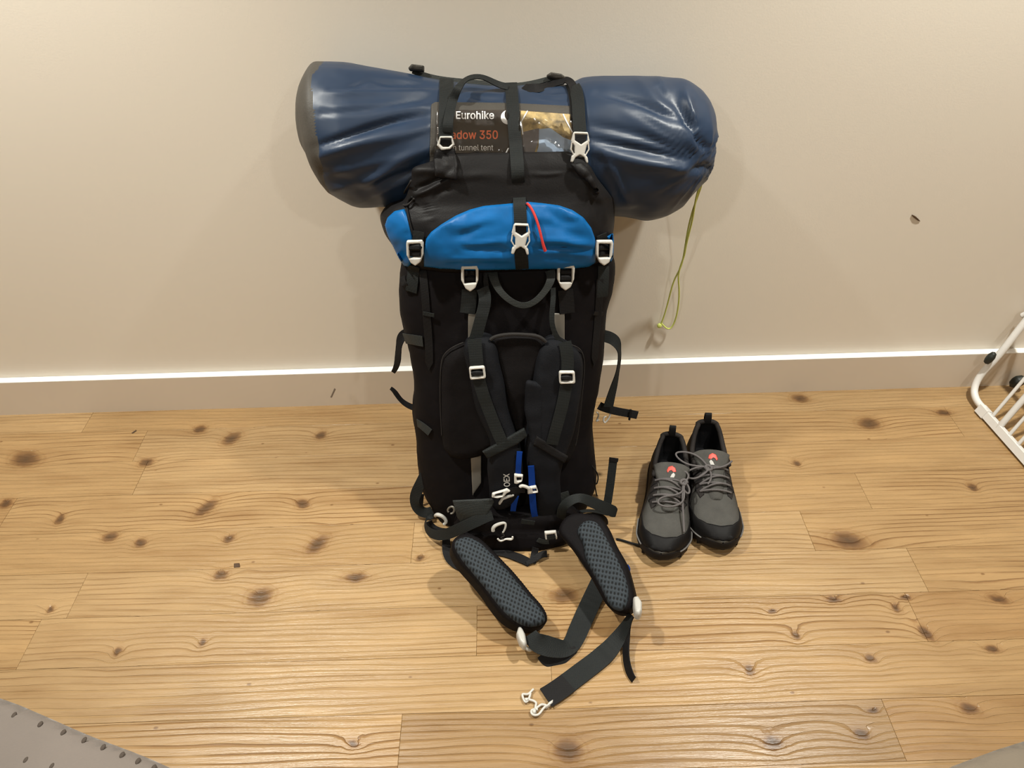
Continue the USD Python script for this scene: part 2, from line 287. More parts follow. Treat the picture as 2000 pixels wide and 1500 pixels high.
def wood(name, base, dark, lines, offset):
    nd = {'g': ('geometry', {}), 'o': ('object_info', {}), 'p': ('principled_bsdf', {'roughness': .33, 'specular_ior_level': .5}),
          'off': ('combine_xyz', {}), 'om': ('math', {'math_type': 'multiply', 'value2': 37.0}), 'om2': ('math', {'math_type': 'multiply', 'value2': 11.0}), 'pa': ('vector_math', {'math_type': 'add'}),
          'wn': ('noise_texture', {'scale': 5.0, 'detail': 2.0}), 'wm': ('mapping', {'scale': (.28, 2.2, 1)}),
          'wd': ('math', {'math_type': 'multiply_add', 'value2': .05, 'value3': 0.0}),
          # knots
          'pa2': ('vector_math', {'math_type': 'add'}), 'cz': ('combine_xyz', {})}
    ln = [('o.random', 'om.value1'), ('o.random', 'om2.value1'), ('om.value', 'off.x'), ('om2.value', 'off.z'), ('g.position', 'pa.vector1'), ('off.vector', 'pa.vector2'),
          ('pa.vector', 'wm.vector'), ('wm.vector', 'wn.vector'), ('wn.fac', 'wd.value1'), ('wd.value', 'cz.y'), ('pa.vector', 'pa2.vector1'), ('cz.vector', 'pa2.vector2')]
    # knot distance field
    nd |= {'kn': ('noise_texture', {'scale': 60.0, 'detail': 2.0}), 'ks': ('vector_math', {'math_type': 'scale', 'scale': .012}), 'kp': ('vector_math', {'math_type': 'add'})}
    ln += [('g.position', 'kn.vector'), ('kn.color', 'ks.vector1'), ('g.position', 'kp.vector1'), ('ks.vector', 'kp.vector2')]
    prev = None
    for i, (px, py, a, b, rot) in enumerate(KN):
        c = Z(px, py, 0); e = Z(px+a, py, 0); g_ = Z(px, py+b, 0)
        rx = abs(e[0]-c[0])*1.15; ry = abs(g_[1]-c[1])*1.15
        c = c + np.array([.006, .006, .006])
        nd[f'k{i}'] = ('mapping', {'mapping_type': 'texture', 'location': (c[0], c[1], .006), 'rotation': (0, 0, -rot), 'scale': (rx, ry, 1000.0)})
        nd[f'l{i}'] = ('vector_math', {'math_type': 'length'}); ln += [('kp.vector', f'k{i}.vector'), (f'k{i}.vector', f'l{i}.vector1')]
        if prev is None: prev = f'l{i}.value'
        else:
            nd[f'm{i}'] = ('math', {'math_type': 'smoothmin', 'value3': .3}); ln += [(prev, f'm{i}.value1'), (f'l{i}.value', f'm{i}.value2')]; prev = f'm{i}.value'
    nd |= {'kr': ('rgb_ramp', {'ramp': [(0, (.24, .21, .20)), (.2, (.38, .31, .27)), (.33, (.66, .57, .49)), (.42, (.92, .9, .86)), (.47, (.86, .80, .74)), (.53, (.97, .95, .93)), (.8, (1, 1, 1))]}),
           'km': ('math', {'math_type': 'multiply', 'value2': .33})}
    ln += [(prev, 'km.value1'), ('km.value', 'kr.fac')]
    nd |= {'kd': ('math', {'math_type': 'multiply'}), 'kd1': ('math', {'math_type': 'multiply_add', 'value2': .35, 'value3': 1.0}), 'kd2': ('math', {'math_type': 'divide', 'value1': .024}), 'kdv': ('combine_xyz', {}), 'pa3': ('vector_math', {'math_type': 'add'})}
    # broad tone, long grain, dark early-wood lines, tiny specks
    nd |= {'t1m': ('mapping', {'scale': (2.4, 16, 1)}), 't1': ('noise_texture', {'scale': 1.6, 'detail': 5.0, 'roughness': .6}),
           'c1': ('rgb_ramp', {'ramp': [(.28, dark), (.5, base), (.72, [min(1, v*1.16) for v in base])]}),
           't2m': ('mapping', {'scale': (7, 170, 1)}), 't2': ('noise_texture', {'scale': 1.6, 'detail': 4.0, 'roughness': .65}),
           'c2': ('rgb_ramp', {'ramp': [(.30, (.86, .82, .76)), (.45, (.98, .97, .96)), (.75, (1.03, 1.03, 1.03))]}),
           'wv': ('wave_texture', {'bands_direction': 'y', 'wave_type': 'bands', 'profile': 'saw', 'scale': 24.0, 'distortion': 1.0, 'detail': 2.0, 'detail_scale': 1.2}),
           'wvm': ('mapping', {'scale': (.16, 1, 1)}),
           'c3': ('rgb_ramp', {'ramp': [(0, (1, 1, 1)), (.72, (1, 1, 1)), (.90, (.55, .42, .31)), (.97, (.36, .25, .17)), (1, (1, 1, 1))]}),
           'mk': ('noise_texture', {'scale': 3.2, 'detail': 2.0}), 'mkm': ('mapping', {'scale': (1.5, 6, 1)}), 'mkr': ('rgb_ramp', {'ramp': [(.55-.12*lines, (0, 0, 0)), (.68-.12*lines, (1, 1, 1))]}),
           'f3': ('math', {'math_type': 'multiply', 'value2': .10+.62*lines}),
           'sp': ('voronoi_texture', {'scale': 11.0}), 'spm': ('mapping', {'scale': (1, 1.6, 1)}), 'spr': ('rgb_ramp', {'ramp': [(0, (.3, .22, .16)), (.035, (.5, .4, .3)), (.06, (1, 1, 1)), (1, (1, 1, 1))]}),
           'x1': ('mix_color', {'blend_type': 'multiply', 'fac': 1.0}), 'x2': ('mix_color', {'blend_type': 'multiply', 'fac': 1.0}), 'x3': ('mix_color', {'blend_type': 'multiply', 'fac': 1.0}), 'x4': ('mix_color', {'blend_type': 'multiply', 'fac': .8}),
           'bw': ('rgb_to_bw', {}), 'bb': ('math', {'math_type': 'multiply_add', 'value2': .55}), 'b': ('bump', {'strength': .75, 'distance': .0018})}
    ln += [('pa2.vector', 't1m.vector'), ('t1m.vector', 't1.vector'), ('t1.fac', 'c1.fac'), ('pa2.vector', 't2m.vector'), ('t2m.vector', 't2.vector'), ('t2.fac', 'c2.fac'),
           (prev, 'kd.value1'), (prev, 'kd.value2'), ('kd.value', 'kd1.value1'), ('kd1.value', 'kd2.value2'), ('kd2.value', 'kdv.y'), ('pa2.vector', 'pa3.vector1'), ('kdv.vector', 'pa3.vector2'), ('pa3.vector', 'wvm.vector'), ('wvm.vector', 'wv.vector'), ('wv.fac', 'c3.fac'), ('pa.vector', 'mkm.vector'), ('mkm.vector', 'mk.vector'), ('mk.fac', 'mkr.fac'), ('mkr.color', 'f3.value1'),
           ('c1.color', 'x1.a'), ('c2.color', 'x1.b'), ('x1.result', 'x2.a'), ('c3.color', 'x2.b'), ('f3.value', 'x2.fac'), ('x2.result', 'x3.a'), ('kr.color', 'x3.b'),
           ('pa.vector', 'spm.vector'), ('spm.vector', 'sp.vector'), ('sp.distance', 'spr.fac'), ('x3.result', 'x4.a'), ('spr.color', 'x4.b'), ('x4.result', 'p.base_color'),
           ('c3.color', 'bw.color'), ('t2.fac', 'bb.value1'), ('bw.val', 'bb.value3'), ('bb.value', 'b.height'), ('b.normal', 'p.normal')]
    return usdkit.material(stage, LK+name, nd, ln, surface='p.BSDF')
WB, WD = (.335, .211, .095), (.275, .16, .065)
m_wdark = wood('wood_dark', (.27, .167, .075), (.21, .12, .048), .5, 2)
m_wood = [wood('wood_plain', WB, WD, .1, 0), wood('wood_lined', [v*1.02 for v in WB], WD, 1.0, 3), wood('wood_warm', (.32, .193, .083), (.26, .144, .055), .3, 7), wood('wood_pale', (.353, .23, .11), (.29, .175, .075), .5, 9)]
fl = thing('floor', (0, 0, 0), label='pale knotty pine plank floor', kind='structure')
m_sub = plain('subfloor', (.22, .13, .065), .9)
part('subfloor', bx(-2.6, -3.6, -.02, 2.6, 0, -.0042), m_sub, fl, smooth=False)
JOINT = {}
for (px, py) in [(163, 838), (268, 882), (135, 1196), (36, 1298), (1582, 1048), (1693, 972), (1804, 1136), (1800, 1226), (1750, 1435), (780, 1460), (931, 1250), (806, 1060), (890, 850), (1290, 880), (1080, 1360), (1085, 1000)]:
    p = Z(px, py, 0); k = int(math.floor((p[1]-Y0)/ROW)); JOINT.setdefault(k, []).append(p[0])
lined = {(-1, 'R'), (2, 'L')}
for k in range(-6, 5):
    ya, yb = Y0 + k*ROW, Y0 + (k+1)*ROW
    if ya > -.001: continue
    yb = min(yb, -.004); js = sorted(JOINT.get(k, [])); r_ = random.Random(k+50)
    L = 1.22; first = js[0] if js else r_.uniform(-.3, .5); xs = [first]
    for j in js[1:]:
        if j - xs[-1] > .35: xs.append(j)
    while xs[0] > -1.7: xs.insert(0, xs[0]-L)
    while xs[-1] < 1.6: xs.append(xs[-1]+L)
    for i in range(len(xs)-1):
        a, b = xs[i], xs[i+1]; mid = (a+b)/2
        mi = r_.choice([0, 0, 1, 2, 3, 3])
        if k == -1 and a > .3: mi = 1
        if k == -2 and mid > .0: mi = 1
        if k == 2 and b < -.7: mi = 1
        if k == -4 and mid < .3: mi = 3
        mw = m_wdark if (k == -5 and -.3 < mid < .8) or (k == 3 and mid > 1.0) else m_wood[mi]
        g = .00018; z = r_.uniform(-.00012, .00012)
        part('plank', bx(a+g, ya+g, -.004, b-g, yb-g, z, .0004), mw, fl, smooth=False)

# ------------------------------------------------------------------ the leaning frame of the backpack
LEAN = math.radians(15.5)
O_L = np.array([0, -.459, 0.0])
E_S = np.array([0, math.sin(LEAN), math.cos(LEAN)]); E_N = np.array([0, -math.cos(LEAN), math.sin(LEAN)])
def L(px, py, d=0.0): return onplane([(px, py)], O_L + E_N*d, E_N)[0]
def planeb(d): return lambda px: (onplane(px, O_L + E_N*d, E_N), np.tile(E_N, (len(px), 1)))

# ------------------------------------------------------------------ rolled tent in its stuff sack
TOP = [(586, 262), (588, 215), (593, 175), (607, 146), (632, 119), (680, 121), (740, 131), (800, 142), (860, 155), (930, 164), (1000, 168), (1060, 163), (1105, 165), (1140, 151), (1180, 148), (1260, 148), (1320, 153), (1350, 168), (1372, 190), (1384, 215), (1390, 262)]
BOT = [(586, 276), (590, 292), (600, 312), (612, 345), (632, 374), (660, 394), (700, 406), (760, 405), (860, 405), (1000, 412), (1120, 418), (1220, 424), (1261, 430), (1292, 424), (1328, 405), (1350, 385), (1372, 362), (1384, 340), (1390, 300)]
def interp_outline(o, x): o = np.array(o, float); return PchipInterpolator(o[:, 0], o[:, 1])(x)
u = (1-np.cos(np.linspace(0, np.pi, 150)))/2
xs = 586 + (1390-586)*(.75*np.linspace(0, 1, 150)+.25*u)
TY = -.120; SEG = 140; rows = []
th = np.linspace(0, 2*np.pi, SEG, endpoint=False)
for i, x in enumerate(xs):
    yt, yb = float(interp_outline(TOP, x)), float(interp_outline(BOT, x))
    a = [math.atan2(-d[2], d[1]) for d in rays([(x, yt), (x, yb)])]
    ph, de = sum(a)/2, (a[1]-a[0])/2; rho = (CAM_D+TY)/math.cos(ph); r = rho*math.sin(max(de, .002))
    zc = CAM_H - (CAM_D+TY)*math.tan(ph); dm = rays([(x, (yt+yb)/2)])[0]; xc = CAM[0] + dm[0]/dm[1]*(CAM_D+TY)
    rows.append(np.c_[np.full(SEG, xc), TY - r*np.cos(th), zc + r*np.sin(th)])
V = np.array(rows); nS = len(xs)
Vf = V.reshape(-1, 3)
fq = [(i*SEG+j, (i+1)*SEG+j, (i+1)*SEG+(j+1) % SEG, i*SEG+(j+1) % SEG) for i in range(nS-1) for j in range(SEG)]
TF = tri(fq)
TF = np.vstack([TF, [(0, j, j+1) for j in range(1, SEG-1)], [((nS-1)*SEG, (nS-1)*SEG+j+1, (nS-1)*SEG+j) for j in range(1, SEG-1)]])
tm = trimesh.Trimesh(Vf, TF, process=False)
if tm.volume < 0: TF = TF[:, ::-1]; tm = trimesh.Trimesh(Vf, TF, process=False)
nrm = tm.vertex_normals.copy(); pp = proj(Vf)
CR = [(842, 222, 606, 285, -.008, 8), (846, 240, 608, 312, .007, 12), (838, 195, 606, 225, -.004, 6), (855, 172, 720, 152, -.006, 5), (640, 176, 720, 160, -.003, 5), (842, 290, 690, 365, .005, 10), (845, 305, 740, 365, -.005, 8), (612, 330, 760, 400, -.003, 12),
      (1165, 178, 1362, 245, -.008, 8), (1290, 168, 1378, 285, -.008, 9), (1140, 240, 1372, 300, -.005, 8), (1150, 285, 1375, 345, .007, 12), (1145, 265, 1372, 330, -.008, 8), (1185, 320, 1240, 400, .005, 8), (1330, 180, 1380, 285, .005, 8), (1340, 335, 1388, 325, -.006, 6), (1355, 268, 1386, 290, -.007, 6),
      (900, 172, 985, 178, -.004, 4), (910, 188, 990, 195, -.004, 4), (1030, 172, 1110, 180, -.004, 4), (1030, 182, 1120, 200, -.003, 4)]
dsp = creases(pp, CR)*1.15
dsp += .0022*(meshkit.fbm(np.c_[Vf[:, 0]*9, Vf[:, 1]*26, Vf[:, 2]*26], 4, 3)-.5)*2
g_ = pp - np.array([1384, 318.]); rho_ = np.hypot(*g_.T); an_ = np.arctan2(g_[:, 1]*.9, -g_[:, 0])
rid = lambda q, k, sd: 1-np.abs(2*meshkit.noise(np.c_[q, k, 0*q], sd)-1)
front = np.clip(nrm @ np.array([0, -.8, .3])*3, 0, 1)
dsp += front*np.clip((pp[:, 0]-1130)/50, 0, 1)*(.0085*(rid(an_*5.5, rho_/260, 5)-.5)*np.clip(1.25-rho_/260, .25, 1)*np.clip(rho_/40, .2, 1) + .004*(rid(an_*14, rho_/140, 9)-.5)*np.clip(1.1-rho_/120, 0, 1))
sy_ = (pp[:, 1]-(235+.12*(850-pp[:, 0])))/(70+.35*(850-pp[:, 0])*.5)
dsp += front*np.clip((862-pp[:, 0])/40, 0, 1)*np.clip((pp[:, 0]-618)/40, 0, 1)*.0062*(rid(sy_*3.2, pp[:, 0]/330, 12)-.5)
dsp[pp[:, 0] < 625] *= .4
lab = (pp[:, 0] > 842) & (pp[:, 0] < 1130); dsp = np.where(lab & (pp[:, 1] > 200), dsp*.25, dsp)
Vf = Vf + nrm*dsp[:, None]; Vf[:, 1] = np.minimum(Vf[:, 1], -.0025)
tent = thing('tent_bag', (0, TY, .61), label='rolled tent in a navy blue nylon sack strapped on top of the backpack', cat='tent bag')
seam = np.interp(pp[:, 1], [110, 152, 258, 356, 410], [640, 607, 617, 634, 668])
fc = tm.faces; capf = (pp[fc][:, :, 0].mean(1) < seam[fc].mean(1))
def submesh(v, f, mask):
    f = f[mask]; uq, inv = np.unique(f, return_inverse=True); return v[uq], inv.reshape(f.shape)
part('sack', submesh(Vf, TF, ~capf), m_navy, tent, smooth=True)
part('end_panel', submesh(Vf, TF, capf), m_char, tent, smooth=True, label='charcoal end panel')
S_tent = Surf((Vf, TF))
def on(surfs, off, fb=None): return lambda px: surface_points(px, surfs, off, fb)
tb = lambda off: on([S_tent], off)
# label window
frame = rpoly([(842, 204), (850, 199), (1000, 201), (1118, 207), (1140, 215), (1138, 345), (838, 345)], 3)
win = rpoly([(853, 215), (1000, 214), (1115, 222), (1128, 226), (1128, 340), (851, 340)], 2)
lf = part('label_pocket', pillow(frame, tb(.001), .002, 3, 7, .004), m_char, tent, label='charcoal label pocket')
part('printed_card', pillow(win, tb(.0035), .0005, 2, 7, .001), m_card, lf)
m_tan = plain('print_dry_grass', (.40, .29, .12), .5, 0, 0, .75, 70)
m_pblue = plain('print_blue_tent', (.33, .42, .55), .5, 0, 0, .12, 40)
m_pgrey = plain('print_grey', (.16, .15, .16), .5, 0, 0, .3, 40)
m_pgrn = plain('print_green', (.075, .08, .02), .5, 0, 0, .5, 60)
def flat(name, poly, mat, off): part(name, pillow(Polygon(poly), tb(off), .0002, 1, 7, .0002), mat, lf)
flat('photo_print', [(1017, 216), (1115, 223), (1120, 330), (1000, 330), (1010, 290)], m_tan, .0042)
flat('photo_print', [(1020, 258), (1053, 250), (1053, 268), (1040, 312), (1015, 315)], m_pgrey, .0046)
flat('photo_print', [(1053, 252), (1075, 250), (1100, 268), (1118, 275), (1116, 310), (1042, 319), (1052, 285)], m_pblue, .005)
flat('photo_print', [(985, 325), (1010, 300), (1045, 305), (1040, 330)], m_pgrn, .0044)
def text_on(txt, x, y, cap, base, mat, parent, name='lettering', bold=True, rot=0.0, sx=1.0, thick=.0003):
    t = meshkit.text_mesh(txt, 1.0, .05, bold); v = np.array(t.vertices); t2 = trimesh.Trimesh(v, t.faces)
    v = np.array(t2.vertices); c, s = math.cos(rot), math.sin(rot)
    q = np.c_[v[:, 0]*cap*sx, -v[:, 1]*cap]; q = np.c_[q[:, 0]*c - q[:, 1]*s + x, q[:, 0]*s + q[:, 1]*c + y]
    P, N = base(q); part(name, (P + N*(v[:, 2:3]/.05*thick), np.array(t2.faces)), mat, parent, smooth=False)
text_on('Eurohike', 889, 232, 14.5, tb(.0055), m_white, lf, sx=.93)
text_on('adow 350', 880, 271, 16, tb(.0055), m_orange, lf, sx=.88)
text_on('n tunnel tent', 884, 293.5, 11, tb(.0055), m_white, lf, bold=False, sx=.90)
text_on('tent', 859, 262, 5.5, tb(.0055), m_white, lf, rot=-1.57)
part('crescent_logo', pillow(Point(992, 229).buffer(14).difference(Point(999, 224).buffer(13.5)), tb(.0053), .0004, 1, 3, .0003), m_white, lf)
for ln_ in ([(1020, 305), (1003, 320)],): pass
part('print_line', pillow(LineString([(993, 290), (979, 318)]).buffer(1.4), tb(.0053), .0003, 1, 3, .0003), m_white, lf)
part('print_line', pillow(LineString([(1030, 217), (1018, 238), (1021, 262)]).buffer(1.3), tb(.0053), .0003, 1, 3, .0003), m_white, lf)
part('print_line', pillow(LineString([(1100, 223), (1106, 236), (1118, 258)]).buffer(1.2), tb(.0053), .0003, 1, 3, .0003), m_white, lf)
nd = {'t': ('transparent_bsdf', {}), 'gl': ('glossy_bsdf', {'roughness': .13, 'color': (1, 1, 1)}), 'fr': ('fresnel', {'IOR': 1.5}), 'mx': ('mix_closure', {}), 'g': ('geometry', {}),
      'n': ('noise_texture', {'scale': 15.0, 'detail': 1.5, 'distortion': 1.0}), 'b': ('bump', {'strength': .45, 'distance': .008})}
m_film = usdkit.material(stage, LK+'clear_film', nd, [('g.position', 'n.vector'), ('n.fac', 'b.height'), ('b.normal', 'gl.normal'), ('fr.fac', 'mx.fac'), ('t.BSDF', 'mx.closure1'), ('gl.BSDF', 'mx.closure2')], surface='mx.closure')
part('clear_window', pillow(win, tb(.0062), .0016, 6, 2.6, 0, .0026, 5, [(1038, 272, 1075, 276, .0028, 4), (1070, 274, 1090, 290, .003, 4), (1085, 290, 1116, 286, .003, 4), (1015, 228, 1118, 232, .0055, 11), (1060, 240, 1110, 248, .003, 6), (975, 300, 1000, 278, .002, 4), (1018, 216, 1012, 262, .002, 4), (1098, 222, 1120, 262, .002, 4)]), m_film, lf, smooth=True)
# tent's own compression strap along its top, with stitched tabs
def tp(px, py, off=.004): return surface_points([(px, py)], [S_tent], off, None)[0][0]
UP = np.array([0, -.25, .97])
part('strap', ribbon([W(806, 138, -.082), W(850, 152, -.084), W(895, 158, -.086), W(950, 163, -.088), W(1003, 167, -.088), W(1050, 160, -.086), W(1088, 150, -.084)], .014, UP, .0022), m_webg, tent)
yb_ = lambda y: (lambda px: (onplane(px, (0, y, 0), (0, 1, 0)), np.tile([0, -.9, .44], (len(px), 1))))
part('strap_tab', pillow(rpoly([(797, 133), (804, 125), (828, 128), (828, 140), (800, 138)], 1.5), yb_(-.088), .006, 3, 4, .008), m_char, tent, smooth=True)
part('strap_tab', pillow(rpoly([(1067, 147), (1076, 141), (1096, 144), (1107, 152), (1104, 158), (1085, 156), (1070, 152)], 1.5), yb_(-.090), .006, 3, 4, .008), m_char, tent, smooth=True)
part('strap', ribbon([tp(1022, 170, .003), tp(1050, 172, .006), tp(1080, 164, .012), tp(1105, 157, .010), tp(1120, 172, .005), tp(1128, 205, .003)], .018, [(0, -.6, .8), (0, -.6, .8), (0, -.2, 1), (.2, -.5, .8), (.3, -.8, .5), (.1, -.9, .3)], .0018), m_webd, tent)
part('drawcord', tube([W(1374, 296, -.20), W(1382, 318, -.15), W(1376, 345, -.13), W(1366, 366, -.12), W(1358, 395, -.105), W(1352, 430, -.085), W(1340, 480, -.06), W(1336, 500, -.05), W(1326, 532, -.04), W(1326, 560, -.03), W(1325, 595, -.02), W(1316, 632, -.012), W(1307, 642, -.012), W(1298, 638, -.012), W(1291, 630, -.012)], .0019, 140, 8), m_lime, tent, label='lime green drawcord')
part('drawcord', tube([W(1372, 350, -.128), W(1368, 368, -.118), W(1352, 415, -.09), W(1340, 470, -.06), W(1330, 520, -.04), W(1318, 545, -.03), W(1306, 585, -.02), W(1292, 630, -.012)], .0019, 90, 8), m_lime, tent, label='lime green drawcord')
kn = trimesh.creation.icosphere(2, .006); kn.vertices *= [1, .8, 1.1]; part('cord_knot', (kn.vertices + W(1288, 636, -.012), kn.faces), m_lime, tent, smooth=True)
kn = trimesh.creation.icosphere(2, .0055); part('cord_lock', (kn.vertices*[1, 1, 1.3] + W(1383, 321, -.15), kn.faces), m_lime, tent, smooth=True)

# ------------------------------------------------------------------ the backpack
pack = thing('backpack', (0, -.33, 0), label='large black and blue trekking backpack standing upright against the wall', cat='backpack')
def loft(spec, segs=96, n=3.2, noise=.004, seed=1, steps=70, zmin=.004, cr=None):
    """spec rows: (py, left px, right px, front offset, back offset) along the leaning frame; closed at both ends."""
    sp = np.array(spec, float); ii = np.linspace(sp[0, 0], sp[-1, 0], steps)
    I = [PchipInterpolator(sp[:, 0], sp[:, k])(ii) for k in range(1, 5)]
    th = np.linspace(0, 2*np.pi, segs, endpoint=False); c, s = np.cos(th), np.sin(th); rows = []
    for py, l, r, fo, ba in zip(ii, *I):
        mid = (fo+ba)/2 + .02*min(1, (fo-ba)/.2); b = (fo-ba)/2
        A, B = L(l, py, mid), L(r, py, mid); cen = L((l+r)/2, py, fo)
        cx, a = (A[0]+B[0])/2, (B[0]-A[0])/2
        xx = cx + a*np.sign(c)*np.abs(c)**(2/n); ww = (fo+ba)/2 + b*np.sign(s)*np.abs(s)**(2/n)
        sc = (cen - O_L) @ E_S
        rows.append(O_L + E_S*sc + np.outer(ww, E_N) + np.outer(xx, [1, 0, 0]))
    V = np.array(rows).reshape(-1, 3); m = len(ii)
    f = tri([(i*segs+j, (i+1)*segs+j, (i+1)*segs+(j+1) % segs, i*segs+(j+1) % segs) for i in range(m-1) for j in range(segs)])
    f = np.vstack([f, [(0, j, j+1) for j in range(1, segs-1)], [((m-1)*segs, (m-1)*segs+j+1, (m-1)*segs+j) for j in range(1, segs-1)]])
    t = trimesh.Trimesh(V, f, process=False)
    if t.volume < 0: f = f[:, ::-1]; t = trimesh.Trimesh(V, f, process=False)
    d = noise*(meshkit.fbm(V*14, 4, seed)-.5)*2
    if cr: d = d + creases(proj(V), cr)
    V = V + t.vertex_normals*d[:, None]
    V[:, 2] = np.maximum(V[:, 2], zmin); V[:, 1] = np.minimum(V[:, 1], np.where(V[:, 2] < SK_H+.01, -SK_T-.006, -.006))
    return V, f
body = loft([(515, 812, 1172, -.03, -.20), (522, 790, 1190, -.006, -.235), (560, 784, 1197, 0, -.245), (600, 783, 1192, 0, -.25), (632, 784, 1184, 0, -.25), (677, 795, 1179, 0, -.25), (715, 806, 1175, 0, -.25), (780, 812, 1169, 0, -.25), (838, 811, 1160, 0, -.255),
             (892, 818, 1155, 0, -.26), (940, 820, 1160, 0, -.26), (985, 826, 1162, 0, -.25), (1020, 845, 1150, -.004, -.24), (1045, 862, 1135, -.014, -.22), (1062, 885, 1112, -.03, -.18)], n=3.4, noise=.005, seed=2, steps=90)
part('main_compartment', body, m_black, pack, smooth=True)
hood = loft([(300, 880, 1110, -.004, -.016), (312, 846, 1130, .002, -.018), (330, 808, 1150, .009, -.02), (360, 800, 1168, .014, -.035), (395, 788, 1192, .018, -.08), (412, 760, 1199, .024, -.16), (436, 745, 1200, .031, -.20), (465, 752, 1198, .034, -.215), (495, 768, 1194, .030, -.215), (520, 782, 1190, .018, -.20), (531, 800, 1176, .0, -.16)],
            n=3.0, noise=.003, seed=5, steps=80, cr=[(800, 330, 900, 345, .006, 8), (810, 372, 890, 330, -.007, 7), (805, 380, 880, 352, .006, 6), (870, 320, 905, 352, .004, 7), (845, 392, 880, 362, -.004, 6), (1120, 322, 1160, 370, .006, 7), (1110, 335, 1150, 345, -.006, 5), (1140, 355, 1162, 440, .003, 5), (1150, 360, 1172, 440, -.004, 5), (1165, 365, 1185, 440, .003, 5), (900, 338, 990, 352, .004, 9), (1030, 338, 1100, 341, .003, 4), (820, 400, 850, 440, -.003, 6), (838, 385, 830, 450, .003, 5)])
part('lid', hood, m_hood, pack, smooth=True)
S_body, S_hood = Surf(body), Surf(hood)
hb = lambda off: on([S_hood, S_body], off, 0.0)
bb = lambda off: on([S_body], off, 0.0)
BCR = [(900, 478, 1000, 490, -.006, 5), (870, 505, 1000, 500, .004, 4), (850, 515, 1000, 516, -.004, 4), (1040, 483, 1160, 484, -.007, 4), (1040, 505, 1150, 500, -.003, 5), (1040, 440, 1150, 460, -.004, 10), (860, 440, 990, 420, .004, 12), (880, 460, 960, 440, -.003, 7), (1060, 415, 1120, 435, -.004, 8), (1085, 405, 1130, 425, .003, 6), (905, 475, 1000, 470, .004, 5), (1040, 470, 1160, 472, .004, 6)]
arch = Polygon([(832, 466), (842, 453), (862, 438), (890, 421), (918, 409), (945, 402), (1000, 397), (1030, 394), (1062, 397), (1092, 401), (1118, 410), (1140, 425), (1155, 445), (1162, 465), (1164, 490), (1163, 512), (1150, 520), (1118, 524), (1060, 525), (1000, 526), (920, 527), (860, 524), (828, 520), (827, 490)])
part('blue_panel', pillow(arch, hb(.001), .006, 7, 6, .006, .0028, 3, BCR), m_blue, pack, smooth=50, label='bright blue lower lid panel')
wedge = Polygon([(790, 408), (797, 422), (803, 445), (808, 470), (806, 505), (802, 520), (790, 520), (779, 503), (769, 482), (758, 460), (752, 440), (757, 425), (771, 412)])
part('blue_panel', pillow(wedge, hb(.001), .006, 6, 5, .006, .005, 9), m_blue, pack, smooth=50, label='bright blue lid side')
part('blue_panel', pillow(Polygon([(1186, 462), (1197, 455), (1199, 470), (1198, 500), (1193, 512), (1186, 505)]), hb(.001), .004, 4, 4, .004), m_blue, pack, smooth=50, label='bright blue lid side')
part('piping', tube(hb(.004)([(805, 385), (795, 400), (798, 425), (806, 455), (815, 468)])[0], .0022, 50), m_webd, pack)
# cord-edged lid corner loop, left
part('elastic_loop', tube(hb(.008)([(803, 352), (792, 372), (785, 388), (792, 401), (800, 397), (808, 388)])[0], .0018, 60), m_piping, pack)
def strap(path, wpx, base, mat=None, name='webbing_strap', t=.0018, parent=None, lift=None, pointed=False, label=None, n=None):
    """Flat webbing laid along a path on a surface; wpx: width in the photograph's pixels at that place."""
    q = np.array(path, float); k = max(2, int(np.linalg.norm(np.diff(q, axis=0), axis=1).sum()/9)) if len(q) == 2 else 4*len(q)
    q2 = spline(q, k); P, N = base(q2)
    if k > 5:
        for _ in range(2): P[1:-1] = .25*P[:-2] + .5*P[1:-1] + .25*P[2:]
        for _ in range(4): N[1:-1] = .25*N[:-2] + .5*N[1:-1] + .25*N[2:]
    if lift is not None: P = globals()['lift'](P, N, np.interp(np.linspace(0, 1, k), np.linspace(0, 1, len(lift)), lift))
    w = np.mean((P - CAM) @ cf)*np.asarray(wpx)/F_PX
    w = w if np.ndim(w) == 0 else np.interp(np.linspace(0, 1, k), np.linspace(0, 1, len(w)), w)
    return part(name, ribbon(P, w, N, t, n or 2*k, pointed=pointed), mat or m_web, parent or pack, label=label)
tt = on([S_tent, S_hood, S_body], .003, 0.0)
# straps over the tent roll
ths = lambda off: on([S_tent, S_hood], off, None)
strap([(998, 162), (1000, 190), (1003, 230), (1008, 290), (1012, 350), (1015, 400), (1017, 442)], 25, ths(.009))
strap([(872, 154), (872, 180), (871, 220), (871, 268)], 28, ths(.009))
part('webbing_strap', ribbon([tp(874, 258, .012), tp(878, 222, .014), tp(886, 192, .016), W(895, 172, -.175), W(908, 157, -.150), W(926, 150, -.135), W(946, 152, -.128), W(966, 161, -.125), W(992, 169, -.125)], [.017, .016, .015, .014, .014, .014, .014, .014, .014], [(0, -.95, .3), (0, -.9, .45), (0, -.85, .5), (-.3, -.7, .6), (-.3, -.4, .85), (0, -.25, .97), (.2, -.3, .93), (.2, -.4, .9), (0, -.5, .85)], .0018, n=80), m_web, pack)
strap([(1120, 168), (1127, 185), (1130, 215), (1133, 258)], 25, ths(.010))
strap([(1112, 165), (1117, 180), (1121, 205), (1122, 235)], 16, ths(.006), m_webd)
